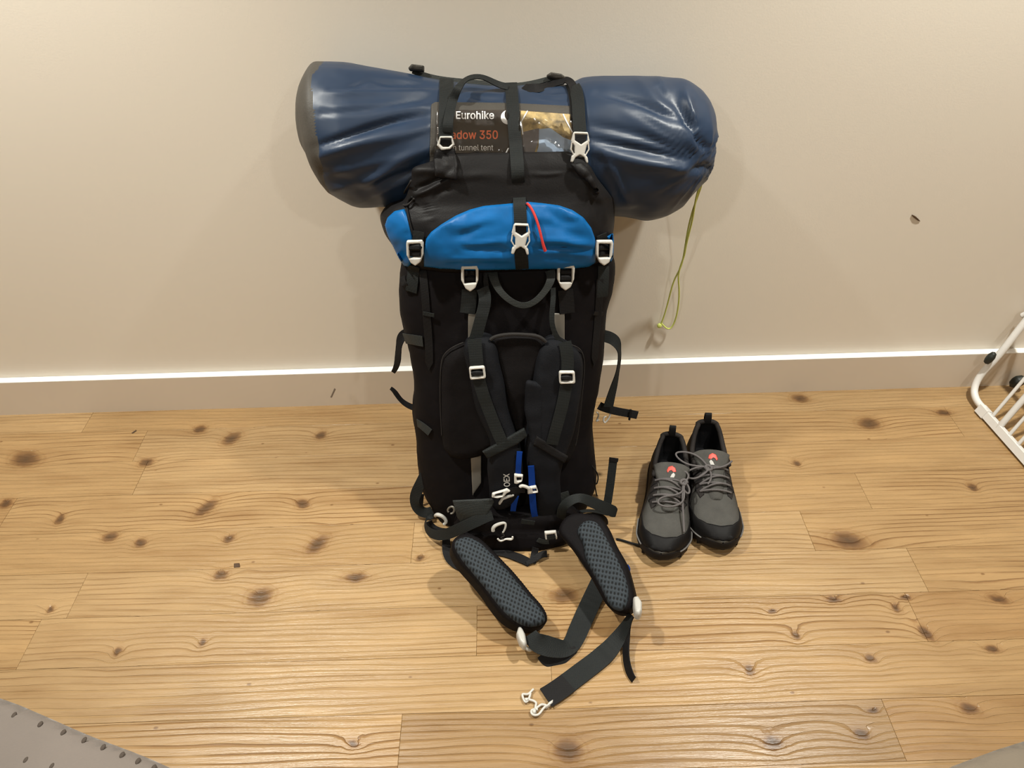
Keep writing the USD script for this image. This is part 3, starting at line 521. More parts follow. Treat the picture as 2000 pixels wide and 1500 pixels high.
# buckle shapes (millimetre-true mouldings drawn in the photograph's pixels)
def buckle(shape, cx, cy, base, mat=m_bucklew, T=.0035, s=1.0, rot=0.0, name='buckle', lab=None, parent=None):
    g = affinity.translate(affinity.rotate(affinity.scale(shape, s, s, origin=(0, 0)), math.degrees(rot), origin=(0, 0)), cx, cy)
    gx, gy = np.meshgrid(np.linspace(g.bounds[0], g.bounds[2], 5), np.linspace(g.bounds[1], g.bounds[3], 7)); Pb, Nb = base(np.c_[gx.ravel(), gy.ravel()])
    nB = unit(unit(Nb.mean(0)) + E_N); lv = np.percentile(Pb @ nB, 80); base = lambda q: (onplane(q, nB*lv, nB), np.tile(nB, (len(q), 1)))
    return part(name, pillow(g, base, T, 2.2, 2.6, .002), mat, parent or pack, smooth=50, label=lab)
ladder = rpoly([(-16, -24), (15, -25), (17, -18), (16, 4), (10, 19), (0, 26), (-9, 20), (-17, 4), (-17, -18)], 2.5).difference(rpoly([(-11, -17), (11, -17), (11, 9), (-11, 10)], 1))
loopP = rpoly([(-17, -13), (16, -14), (18, 12), (-15, 14)], 4).difference(rpoly([(-12, -7), (11, -8), (12, 6), (-11, 8)], 2))
side_top = rpoly([(-11, -31), (15, -30), (19, -12), (13, -3), (9, 12), (15, 20), (16, 30), (12, 31), (8, 20), (0, 15), (-9, 20), (-14, 30), (-19, 28), (-17, 17), (-11, 11), (-11, -3), (-18, -12), (-14, -28)], 1.2)
side_rel = side_top.difference(rpoly([(-10, -26), (14, -25), (14, -14), (2, -6), (-10, -14)], 1)).union(LineString([(-16, -9), (-18, 4), (-12, 14)]).buffer(1.6)).union(LineString([(16, -9), (17, 4), (11, 14)]).buffer(1.6))
half_rel = rpoly([(-12, -14), (12, -14), (17, 3), (8, 12), (-9, 14), (-18, 4)], 2).difference(rpoly([(-10, -10), (10, -10), (12, 1), (5, 7), (-6, 7), (-12, 1)], 1))
buckle(side_rel, 1133, 288, ths(.014), name='side_release_buckle')
buckle(side_rel, 1017, 467, hb(.012), name='side_release_buckle')
buckle(half_rel, 871, 280, ths(.014), name='side_release_buckle')
strap([(1133, 262), (1133, 272), (1132, 280)], 23, ths(.010), m_webd)
strap([(1131, 308), (1133, 318), (1134, 330)], 24, ths(.010), m_webd)
strap([(871, 268), (870, 278), (869, 284)], 20, ths(.010), m_webd)
strap([(1017, 440), (1017, 452), (1017, 458)], 22, hb(.009), m_webd)
strap([(1017, 482), (1018, 500), (1020, 525)], 26, hb(.009))
# lid tabs that hold the left buckle
part('lid_tab', pillow(rpoly([(851, 292), (888, 290), (895, 322), (893, 352), (850, 345), (846, 312)], 3), ths(.009), .004, 5, 5, .004, .002, 4), m_hood, pack)
part('lid_tab', pillow(rpoly([(1112, 320), (1135, 316), (1150, 330), (1162, 352), (1172, 378), (1164, 380), (1150, 358), (1128, 340)], 3), ths(.009), .005, 5, 5, .004, .003, 6), m_hood, pack)
# red zip-pull cord
part('zip_pull_cord', tube(hb(.011)([(1029, 397), (1037, 406), (1045, 422), (1052, 442), (1058, 466), (1065, 490)])[0], [.0023]*5+[.003], 60), m_red, pack, label='red zip pull cord')
# side ladder-lock buckles and their webbing
for cx, cy, rt, top, lo, mat in ((811, 493, -.03, [(818, 452), (815, 480)], [(808, 520), (806, 545), (803, 570)], m_buckle), (1180, 493, .03, [(1175, 458), (1177, 480)], [(1179, 520), (1178, 550), (1176, 580)], m_buckle)):
    strap(top, 22, hb(.007)); strap(lo, 24, hb(.006))
    b = buckle(ladder, cx, cy, hb(.010), m_bucklew, .004, 1.0, rt, 'ladder_lock_buckle')
    for dy in (-10, 1): part('webbing_loop', tube(hb(.012)([(cx-10, cy+dy), (cx, cy+dy), (cx+10, cy+dy)])[0], .0060, 12), m_webd, b)
for cx, cy, rt in ((918, 543, -.02), (1105, 541, .03)):
    b = buckle(ladder, cx, cy, hb(.010), m_bucklew, .004, 1.02, rt, 'ladder_lock_buckle')
    for dy in (-10, 1): part('webbing_loop', tube(hb(.012)([(cx-10, cy+dy), (cx, cy+dy), (cx+10, cy+dy)])[0], .0060, 12), m_webd, b)
strap([(917, 565), (916, 585), (913, 612)], 30, bb(.006)); strap([(1104, 566), (1106, 585), (1108, 612)], 30, bb(.005), m_webd)
# haul handle
strap([(961, 527), (966, 548), (978, 570), (998, 588), (1022, 597), (1046, 588), (1066, 566), (1076, 545), (1074, 528)], [20, 16, 13, 12, 12, 12, 13, 16, 20], bb(.006), m_webg, 'haul_handle', lift=[0, .010, .016, .020, .022, .020, .016, .010, 0])
strap([(948, 530), (950, 560), (955, 600)], 10, bb(.004), m_webd)
# frame stays
part('frame_stay', pillow(sbox(914, 612, 937, 668), bb(.003), .0015, 2, 6, .002), m_stay, pack, label='grey frame stay strip')
part('frame_stay', pillow(sbox(1079, 612, 1103, 668), bb(.003), .0015, 2, 6, .002), m_stay, pack, label='grey frame stay strip')
part('frame_stay', pillow(Polygon([(919, 889), (940, 886), (940, 943), (923, 968)]), bb(.003), .0015, 2, 6, .002), m_stay, pack, label='grey frame stay strip')
# side compression straps
strap([(824, 520), (829, 560), (834, 620), (838, 680), (838, 722)], 16, bb(.004), m_webd, pointed=True)
strap([(826, 612), (848, 616)], 8, bb(.007), m_web)
strap([(1172, 545), (1169, 600), (1165, 650), (1160, 714)], 15, bb(.004), m_webd, pointed=True)
strap([(1160, 612), (1178, 613)], 8, bb(.007), m_webd)
strap([(790, 661), (808, 664), (826, 667)], 22, bb(.004), m_webg); strap([(815, 826), (828, 835), (840, 845)], 17, bb(.004), m_webg)
strap([(786, 540), (790, 556), (800, 566)], 14, bb(.004), m_webd, lift=[.01, .012, 0])
YV = np.array([0, -1.0, .2])
part('webbing_strap', ribbon([L(797, 652, -.10), L(785, 658, -.10), L(779, 676, -.10), L(777, 700, -.10), L(768, 727, -.11)], [.022, .019, .017, .015, .009], [(0, -1, .3), (-.4, -.9, .3), (-.7, -.7, 0), (-.5, -.8, 0), (-.3, -.9, 0)], .002), m_webd, pack)
part('webbing_strap', ribbon([L(820, 797, -.10), L(800, 793, -.10), L(783, 781, -.10), L(773, 768, -.10), L(763, 758, -.10)], [.014, .012, .010, .010, .007], [(0, -.5, 1), (0, -.6, .8), (.5, -.6, .8), (.4, -.6, .6), (.4, -.6, .6)], .002), m_webd, pack)
part('webbing_strap', ribbon([L(1174, 655, -.09), L(1190, 659, -.09), L(1203, 668, -.09), L(1210, 688, -.09), L(1207, 722, -.09), L(1198, 758, -.09), L(1188, 795, -.09)], [.024, .024, .022, .014, .014, .018, .022], [(0, -1, .4), (.2, -1, .5), (.4, -.8, .5), (.8, -.5, .1), (.75, -.6, 0), (.4, -.9, 0), (.2, -1, 0)], .0018), m_web, pack)
part('webbing_strap', ribbon([L(1170, 792, -.10), L(1195, 801, -.10), L(1225, 807, -.10), L(1245, 811, -.10)], .017, (0, -.9, .5), .002), m_webd, pack)
part('strap_keeper', ribbon([L(1232, 800, -.095), L(1229, 820, -.095)], .004, (0, -.9, .5), .004), m_webd, pack)
part('buckle', tube([L(1165, 805, -.10), L(1168, 815, -.10), L(1165, 822, -.10), L(1170, 820, -.10)], .0016, 30), m_buckle, pack)
part('buckle', tube([L(1191, 806, -.10), L(1190, 815, -.10), L(1181, 825, -.10), L(1179, 818, -.10), L(1184, 814, -.10)], .0018, 30), m_bucklew, pack)
part('cord', tube([L(1153, 895, -.06), L(1160, 915, -.05), L(1168, 932, -.05), L(1164, 945, -.05), L(1160, 930, -.055), L(1163, 955, -.06), L(1167, 968, -.06)], .0014, 60), m_webd, pack)
# padded back panel, yoke and shoulder straps
backpad = Polygon([(905, 668), (880, 680), (866, 694), (860, 715), (858, 760), (861, 830), (866, 872), (880, 890), (905, 896), (935, 890), (980, 870), (1010, 862), (1050, 880), (1090, 905), (1112, 900), (1124, 870), (1132, 830), (1138, 770), (1142, 710), (1136, 684), (1112, 672), (1060, 668), (980, 664)])
part('back_panel', pillow(backpad.buffer(-4).buffer(4), bb(.001), .020, 22, 8, .004, .0015, 11), m_pad, pack, smooth=True)
part('piping', tube(bb(.014)([(905, 669), (880, 681), (866, 696), (861, 720), (860, 780), (863, 850)])[0], .0012, 60, cap=True), m_piping, pack)
part('piping', tube(bb(.014)([(1112, 673), (1134, 684), (1141, 710), (1137, 770), (1131, 830), (1124, 870)])[0], .0012, 60, cap=True), m_piping, pack)
part('yoke', pillow(rpoly([(962, 658), (1000, 653), (1048, 655), (1062, 668), (1060, 700), (1040, 760), (1022, 850), (1008, 850), (985, 760), (968, 690)], 6), bb(.018), .008, 14, 7, .012, .001, 3), m_pad, pack, smooth=True)
part('yoke_rim', tube(bb(.031)([(958, 664), (970, 657), (1000, 653), (1030, 654), (1050, 657), (1066, 668)])[0], .0034, 50), m_piping, pack, label='fuzzy dark grey yoke rim')
lsp = smooth_poly([(908, 672), (940, 656), (962, 662), (974, 700), (985, 750), (992, 800), (1006, 840), (1018, 880), (1022, 920), (1016, 965), (990, 990), (966, 992), (955, 950), (952, 905), (958, 870), (948, 840), (930, 800), (918, 740), (908, 700)])
rsp = smooth_poly([(1064, 668), (1084, 660), (1110, 672), (1132, 690), (1138, 720), (1130, 790), (1118, 850), (1104, 890), (1094, 940), (1094, 1000), (1076, 1020), (1050, 1015), (1042, 970), (1034, 930), (1026, 890), (1030, 830), (1038, 770), (1046, 710)])
def spb(px):
    P, N = surface_points(px, [S_body], 0, 0.0); f_ = np.interp(px[:, 1], [650, 700, 830, 900, 980, 1020], [.018, .026, .032, .034, .026, .014]); return lift(P, N, f_), N
spo = lambda off: (lambda px: (lambda r: (lift(r[0], r[1], off), r[1]))(spb(np.atleast_2d(np.asarray(px, float)))))
part('shoulder_strap', pillow(lsp, spb, .016, 16, 7, .022, .0012, 21), m_padb, pack, smooth=True)
part('shoulder_strap', pillow(rsp, spb, .016, 16, 7, .022, .0012, 22), m_padb, pack, smooth=True)
part('mesh_lining', pillow(rpoly([(1027, 742), (1062, 750), (1060, 860), (1040, 880), (1024, 800)], 6), spo(.012), .005, 8, 6, .004), m_padb, pack, smooth=True)
SO = .0185
strap([(942, 562), (947, 590), (940, 620), (932, 650), (927, 665)], 24, bb(.012), lift=[0, .008, .012, .012, .012])
strap([(926, 662), (929, 690), (932, 722)], 27, spo(SO)); strap([(934, 735), (945, 775), (960, 815), (978, 858), (986, 872)], 24, spo(SO))
strap([(1080, 562), (1079, 600), (1078, 630), (1086, 655), (1100, 672)], 10, bb(.014), lift=[0, .008, .012, .012, .012])
strap([(1103, 668), (1108, 695), (1108, 728)], 25, spo(SO)); strap([(1106, 745), (1101, 780), (1091, 820), (1078, 868)], 24, spo(SO))
for cx, cy, rt in ((932, 728, -.04), (1107, 737, .03)):
    b = buckle(loopP, cx, cy, spo(SO+.003), m_bucklew, .004, .95, rt, 'slide_buckle')
    part('webbing_loop', tube(spo(SO+.004)([(cx-11, cy), (cx, cy), (cx+11, cy)])[0], [.004, .0065, .004], 12), m_webd, b)
part('strap_patch', pillow(Polygon([(942, 882), (988, 856), (1024, 836), (1030, 852), (1010, 868), (952, 896)]), spo(SO-.002), .003, 3, 5, .003), m_web, pack)
part('strap_patch', pillow(Polygon([(1047, 850), (1110, 892), (1102, 905), (1041, 868)]), spo(SO-.002), .003, 3, 5, .003), m_webd, pack)
text_on('OEX', 996, 951, 11.5, spo(SO+.0012), m_logo, pack, 'logo', True, -1.62, .8)
# sternum strap with blue runners
strap([(1015, 882), (1013, 905), (1012, 928)], 11, spo(SO), m_bluew, label='blue webbing runner')
strap([(1037, 910), (1039, 945), (1041, 985), (1047, 1017)], [12, 13, 13, 12], spo(SO), m_bluew, label='blue webbing runner')
strap([(1008, 968), (1004, 985), (1002, 998)], 11, spo(SO-.006), m_bluew, label='blue webbing runner')
sq = rpoly([(-9, -10), (9, -8), (7, 5), (-3, 10), (-9, 9)], 1.5).difference(rpoly([(-4, -3), (5, -3), (5, 2), (-3, 3)], .6))
buckle(sq, 1013, 935, spo(SO+.003), name='strap_slider')
buckle(rpoly([(-10, -6), (7, -9), (12, 5), (-10, 8)], 2).difference(rpoly([(0, -2), (7, -3), (8, 1), (1, 2)], .6)), 1040, 957, spo(SO+.003), name='strap_slider')
part('buckle', tube(spo(SO+.008)([(1016, 951), (1020, 949), (1028, 951), (1033, 954)])[0], .0035, 30), m_bucklew, pack)
strap([(996, 961), (1010, 957), (1026, 956)], 15, spo(SO+.004), m_webd, 'sternum_strap', .003)
prong = rpoly([(-20, 3), (-19, -5), (2, -11), (10, -14), (18, -9), (10, -5), (4, 2), (-8, 5)], 1.2).difference(rpoly([(-14, 1), (-12, -3), (3, -7), (1, -1)], .5))
buckle(prong, 980, 968, spo(SO+.006), name='sternum_buckle')
part('sternum_buckle', pillow(LineString([(976, 983), (982, 974), (993, 970), (1002, 967)]).buffer(2.6), spo(SO+.005), .003, 2, 2.5, .002), m_buckle, pack)
# ------------------------------------------------------------------ hip belt
lum = rpoly([(905, 985), (1000, 1000), (1105, 985), (1135, 1005), (1130, 1040), (1100, 1062), (1060, 1072), (1000, 1078), (945, 1072), (905, 1055), (885, 1020)], 8)
part('lumbar_pad', pillow(lum, bb(.020), .022, 18, 8, .024, .003, 8), m_black, pack, smooth=True)
def slope(pa, za, pb, zb, nn):
    """A tilted plane for a belt wing: height za over the floor at pixel pa, zb at pixel pb, and normal nn's sideways tilt."""
    A, B = Z(*pa, za), Z(*pb, zb); t = unit(B-A); n = unit(np.asarray(nn, float)); n = unit(n - t*(n @ t)); return A, n
A1, N1 = slope((900, 1050), .125, (1040, 1205), .062, (.25, -.30, .9))
A2, N2 = slope((1140, 1015), .125, (1205, 1185), .075, (-.30, -.25, .9))
wb = lambda A, N, off: (lambda px: (onplane(px, A + N*off, N), np.tile(N, (len(np.atleast_2d(px)), 1))))
lw = smooth_poly([(888, 1060), (905, 1050), (930, 1056), (960, 1082), (1000, 1125), (1040, 1172), (1062, 1200), (1064, 1214), (1050, 1222), (1015, 1218), (985, 1196), (950, 1152), (915, 1110), (893, 1080)])
lws = smooth_poly([(882, 1062), (902, 1044), (935, 1052), (966, 1080), (1006, 1122), (1046, 1170), (1067, 1200), (1068, 1214), (1052, 1225), (1012, 1224), (978, 1202), (944, 1156), (908, 1114), (886, 1084)])
part('hip_belt_wing', pillow(lws, wb(A1, N1, -.012), .012, 10, 7, .028), m_black, pack, smooth=50)
part('hip_pad', pillow(lw, wb(A1, N1, -.002), .011, 13, 7, .004), m_hipmesh, pack, smooth=True, label='grey mesh hip pad')
rw = smooth_poly([(1128, 1040), (1140, 1020), (1160, 1018), (1182, 1045), (1200, 1078), (1216, 1112), (1228, 1150), (1226, 1178), (1216, 1192), (1200, 1190), (1180, 1162), (1158, 1120), (1142, 1085), (1138, 1062)])
rws = smooth_poly([(1092, 1040), (1110, 1008), (1145, 1004), (1175, 1014), (1200, 1058), (1222, 1098), (1235, 1140), (1240, 1172), (1232, 1192), (1214, 1198), (1196, 1192), (1172, 1160), (1148, 1118), (1128, 1088), (1108, 1062)])
part('hip_belt_wing', pillow(rws, wb(A2, N2, -.012), .012, 10, 7, .026), m_black, pack, smooth=50)
part('hip_pad', pillow(rw, wb(A2, N2, -.002), .010, 11, 7, .004), m_hipmesh, pack, smooth=True, label='grey mesh hip pad')
# belt pockets' blue zip pulls
part('zip_pull', tube([Z(975, 1196, .045), Z(980, 1204, .04), Z(990, 1206, .036), Z(996, 1202, .04)], .003, 30), m_bluew, pack, label='blue zip pull')
part('zip_pull', tube([Z(1224, 1105, .075), Z(1227, 1112, .07), Z(1225, 1117, .07)], .004, 20), m_bluew, pack, label='blue zip pull')
strapz = lambda pts, w, nrm=(0, -.2, 1), mat=m_web, t=.0018, nm='webbing_strap', **k: part(nm, ribbon([Z(*p) for p in pts], w, nrm, t, **k), mat, pack)
# hip webbing crossing on the floor
strapz([(1036, 1238, .045), (1050, 1255, .04), (1070, 1262, .03), (1092, 1266, .018), (1112, 1262, .008), (1128, 1235, .006), (1150, 1185, .008), (1172, 1138, .02), (1180, 1120, .03)],
       [.026, .034, .038, .036, .032, .037, .038, .038, .036], [(-.3, -.7, .8), (-.2, -.5, .9), (0, -.3, 1), (.1, -.2, 1), (0, -.1, 1), (0, 0, 1), (0, 0, 1), (0, 0, 1), (0, 0, 1)], m_web, n=110)
part('webbing_strap', ribbon([Z(1058, 1278, .012), Z(1078, 1290, .004), Z(1100, 1282, .005), Z(1125, 1268, .006)], [.020, .026, .024, .012], (0, -.5, .9), .0018), m_webd, pack)
strapz([(1232, 1200, .055), (1222, 1222, .035), (1206, 1248, .014), (1180, 1278, .006), (1140, 1310, .0045), (1100, 1340, .0045), (1066, 1362, .0045)],
       [.012, .020, .030, .037, .038, .038, .038], [(-.8, -.4, .4), (-.6, -.4, .7), (-.3, -.2, .9), (0, 0, 1), (0, 0, 1), (0, 0, 1), (0, 0, 1)], m_web, n=80)
strapz([(1110, 1333, .007), (1088, 1349, .007), (1066, 1363, .007)], .0385, (0, 0, 1), m_webd, .002)
strapz([(1234, 1202, .05), (1226, 1222, .035), (1223, 1250, .02), (1223, 1285, .014), (1229, 1312, .011), (1238, 1328, .009)], [.012, .014, .017, .018, .017, .014], [(-.8, -.4, .3), (-.75, -.5, .3), (-.7, -.5, .35), (-.7, -.5, .35), (-.7, -.5, .4), (-.7, -.5, .4)], m_webd, .0024, n=60)
# belt buckles
zb = lambda z: (lambda px: (onplane(px, (0, 0, z), (0, 0, 1)), np.tile([0, 0, 1.0], (len(px), 1))))
part('belt_buckle', pillow(rpoly([(1236, 1168), (1246, 1166), (1254, 1178), (1254, 1196), (1248, 1204), (1240, 1200), (1237, 1185)], 3), zb(.085), .008, 5, 3, .012), m_buckle, pack, smooth=True)
part('belt_buckle', pillow(rpoly([(1012, 1226), (1019, 1226), (1026, 1240), (1029, 1258), (1024, 1266), (1014, 1256), (1008, 1240)], 3), zb(.045), .008, 5, 3, .01), m_buckle, pack, smooth=True)
part('belt_buckle', tube([Z(1024, 1262, .03), Z(1032, 1268, .025), Z(1040, 1266, .02)], .004, 20), m_buckle, pack)
for pts in ([(1042, 1346), (1036, 1352), (1029, 1356), (1021, 1356), (1022, 1364), (1027, 1371), (1033, 1364), (1036, 1354)], [(1074, 1374), (1068, 1378), (1058, 1376), (1046, 1384), (1038, 1388), (1040, 1395), (1050, 1396), (1058, 1388), (1066, 1380)], [(1030, 1366), (1040, 1368), (1047, 1373), (1046, 1380), (1050, 1386)]):
    part('buckle_prong', tube([Z(*p, .006) for p in pts], .0021, 60), m_bucklew, pack)
part('buckle_tip', pillow(rpoly([(1072, 1372), (1081, 1366), (1080, 1374), (1068, 1383), (1064, 1382)], 1), zb(.006), .004, 2, 2.5, .003), m_bucklew, pack)
part('buckle_tip', pillow(rpoly([(1038, 1389), (1046, 1383), (1048, 1392), (1042, 1396)], 1), zb(.006), .004, 2, 2.5, .003), m_bucklew, pack)
part('buckle_tip', pillow(rpoly([(1022, 1364), (1031, 1363), (1034, 1368), (1027, 1372)], 1), zb(.006), .004, 2, 2.5, .003), m_bucklew, pack)
# left load webbing
part('webbing_strap', pillow(Polygon([(884, 978), (962, 974), (966, 980), (946, 1014), (900, 1020), (893, 1010)]), bb(.050), .002, 2, 5, .002), m_webg, pack)
part('webbing_strap', ribbon([L(962, 1006, .052), L(930, 1018, .056), L(895, 1034, .050), L(862, 1045, .03), L(838, 1038, .0), L(831, 1020, -.03), L(846, 1008, -.04)], [.020, .024, .024, .022, .018, .012, .010], [(0, -.8, .6), (0, -.8, .6), (0, -.8, .6), (-.2, -.7, .7), (-.6, -.6, .5), (-.8, -.3, .3), (-.5, -.6, .5)], .0018, n=70), m_web, pack)
part('webbing_strap', ribbon([L(838, 905, -.06), L(827, 930, -.05), L(815, 958, -.05), L(810, 980, -.05), L(822, 998, -.05), L(845, 998, -.05)], [.014, .02, .024, .022, .022, .022], [(-.3, -.9, .3), (-.3, -.9, .3), (-.2, -.9, .3), (-.3, -.8, .5), (0, -.7, .7), (.1, -.7, .7)], .0018, n=60), m_web, pack)
part('webbing_strap', ribbon([L(824, 965, -.085), L(822, 985, -.085), L(822, 1002, -.085)], .010, (0, -1, .2), .0018), m_webd, pack)
part('buckle', tube([L(850, 1008, -.01), L(858, 1006, .0), L(868, 1012, .0), L(871, 1019, .0), L(866, 1024, .0)], [.003, .0045, .004, .004, .003], 30), m_buckle, pack)
part('buckle', tube([L(876, 1000, .02), L(877, 992, .02), L(884, 990, .022), L(887, 997, .022), L(880, 1003, .022)], .0022, 40), m_stay, pack)
part('webbing_strap', ribbon([Z(872, 1050, .012), Z(872, 1072, .006), Z(880, 1092, .004), Z(898, 1106, .004), Z(908, 1110, .004)], [.016, .018, .02, .02, .016], (0, 0, 1), .0018), m_webd, pack)
part('webbing_strap', ribbon([Z(838, 1018, .03), Z(846, 1030, .012), Z(858, 1036, .006), Z(872, 1038, .006)], .014, (0, -.2, 1), .0018), m_webd, pack)
# straps under the pack's foot
part('webbing_strap', ribbon([Z(950, 1075, .004), Z(985, 1080, .004), Z(1015, 1090, .004), Z(1036, 1100, .004)], [.020, .018, .02, .018], (0, 0, 1), .0018), m_webd, pack)
part('webbing_strap', ribbon([Z(1028, 1100, .006), Z(1044, 1092, .01), Z(1056, 1084, .012), Z(1068, 1082, .008)], [.008, .012, .013, .014], (.3, -.3, .9), .0022), m_webd, pack)
part('webbing_strap', ribbon([Z(1040, 1100, .005), Z(1043, 1085, .007), Z(1046, 1070, .02)], .014, (0, -.3, 1), .0018), m_webd, pack)
# right load webbing loop
part('webbing_strap', ribbon([L(1093, 1020, .03), L(1097, 1000, .042), L(1106, 984, .05), L(1128, 973, .05), L(1155, 980, .04), L(1180, 991, .03), L(1198, 999, .02), L(1203, 1003, .01), L(1190, 1004, .0), L(1168, 1000, .0), L(1135, 1000, .02)], [.018, .019, .020, .018, .022, .024, .024, .014, .010, .012, .012],
     [(.1, -.9, .5), (-.2, -.9, .5), (-.2, -.5, .9), (0, -.5, .9), (.1, -.6, .8), (.1, -.7, .7), (.2, -.7, .7), (.9, -.4, 0), (.2, -.2, -.9), (0, -.2, -.9), (0, -.3, -.9)], .0018, n=120), m_web, pack)
strap([(1085, 978), (1098, 972), (1112, 966)], [22, 22, 18], bb(.034), m_webg)
part('webbing_strap', ribbon([L(1186, 985, -.04), L(1190, 960, -.05), L(1194, 930, -.06), L(1198, 896, -.07)], .0175, (0, -.95, .4), .0018), m_web, pack)
part('strap_keeper', ribbon([L(1190, 897, -.068), L(1207, 899, -.068)], .008, (0, -.95, .4), .004), m_webd, pack)
part('webbing_strap', ribbon([L(1140, 1012, .02), L(1160, 1010, .01), L(1176, 1014, .0), L(1180, 1026, -.01)], .018, (.3, -.7, .7), .002), m_webd, pack)
# lumbar buckles
cshape = rpoly([(-12, -8), (11, -10), (14, 6), (10, 7), (8, -4), (-7, -2), (-5, 8), (-10, 7)], .8)
buckle(cshape, 1075, 1046, bb(0.052), name='belt_adjuster')
strap([(1066, 1052), (1076, 1050), (1086, 1048)], 9, bb(0.054), m_web)
strap([(1050, 1054), (1061, 1058), (1072, 1058)], 10, bb(0.044), m_webg); strap([(1018, 1018), (1032, 1020), (1044, 1022)], 10, bb(0.052), m_web)
part('buckle', tube(bb(0.056)([(963, 1037), (966, 1028), (976, 1023), (986, 1022), (987, 1030), (982, 1040)])[0], [.004, .004, .0035, .0028, .0022, .002], 40), m_buckle, pack)
part('buckle', tube(bb(0.056)([(972, 1052), (980, 1056), (988, 1053), (998, 1053), (1001, 1048)])[0], [.002, .0024, .0022, .003, .002], 40), m_bucklew, pack)
part('cord', tube(bb(0.056)([(980, 1042), (984, 1047), (979, 1050), (985, 1053)])[0], .0014, 20), m_piping, pack)

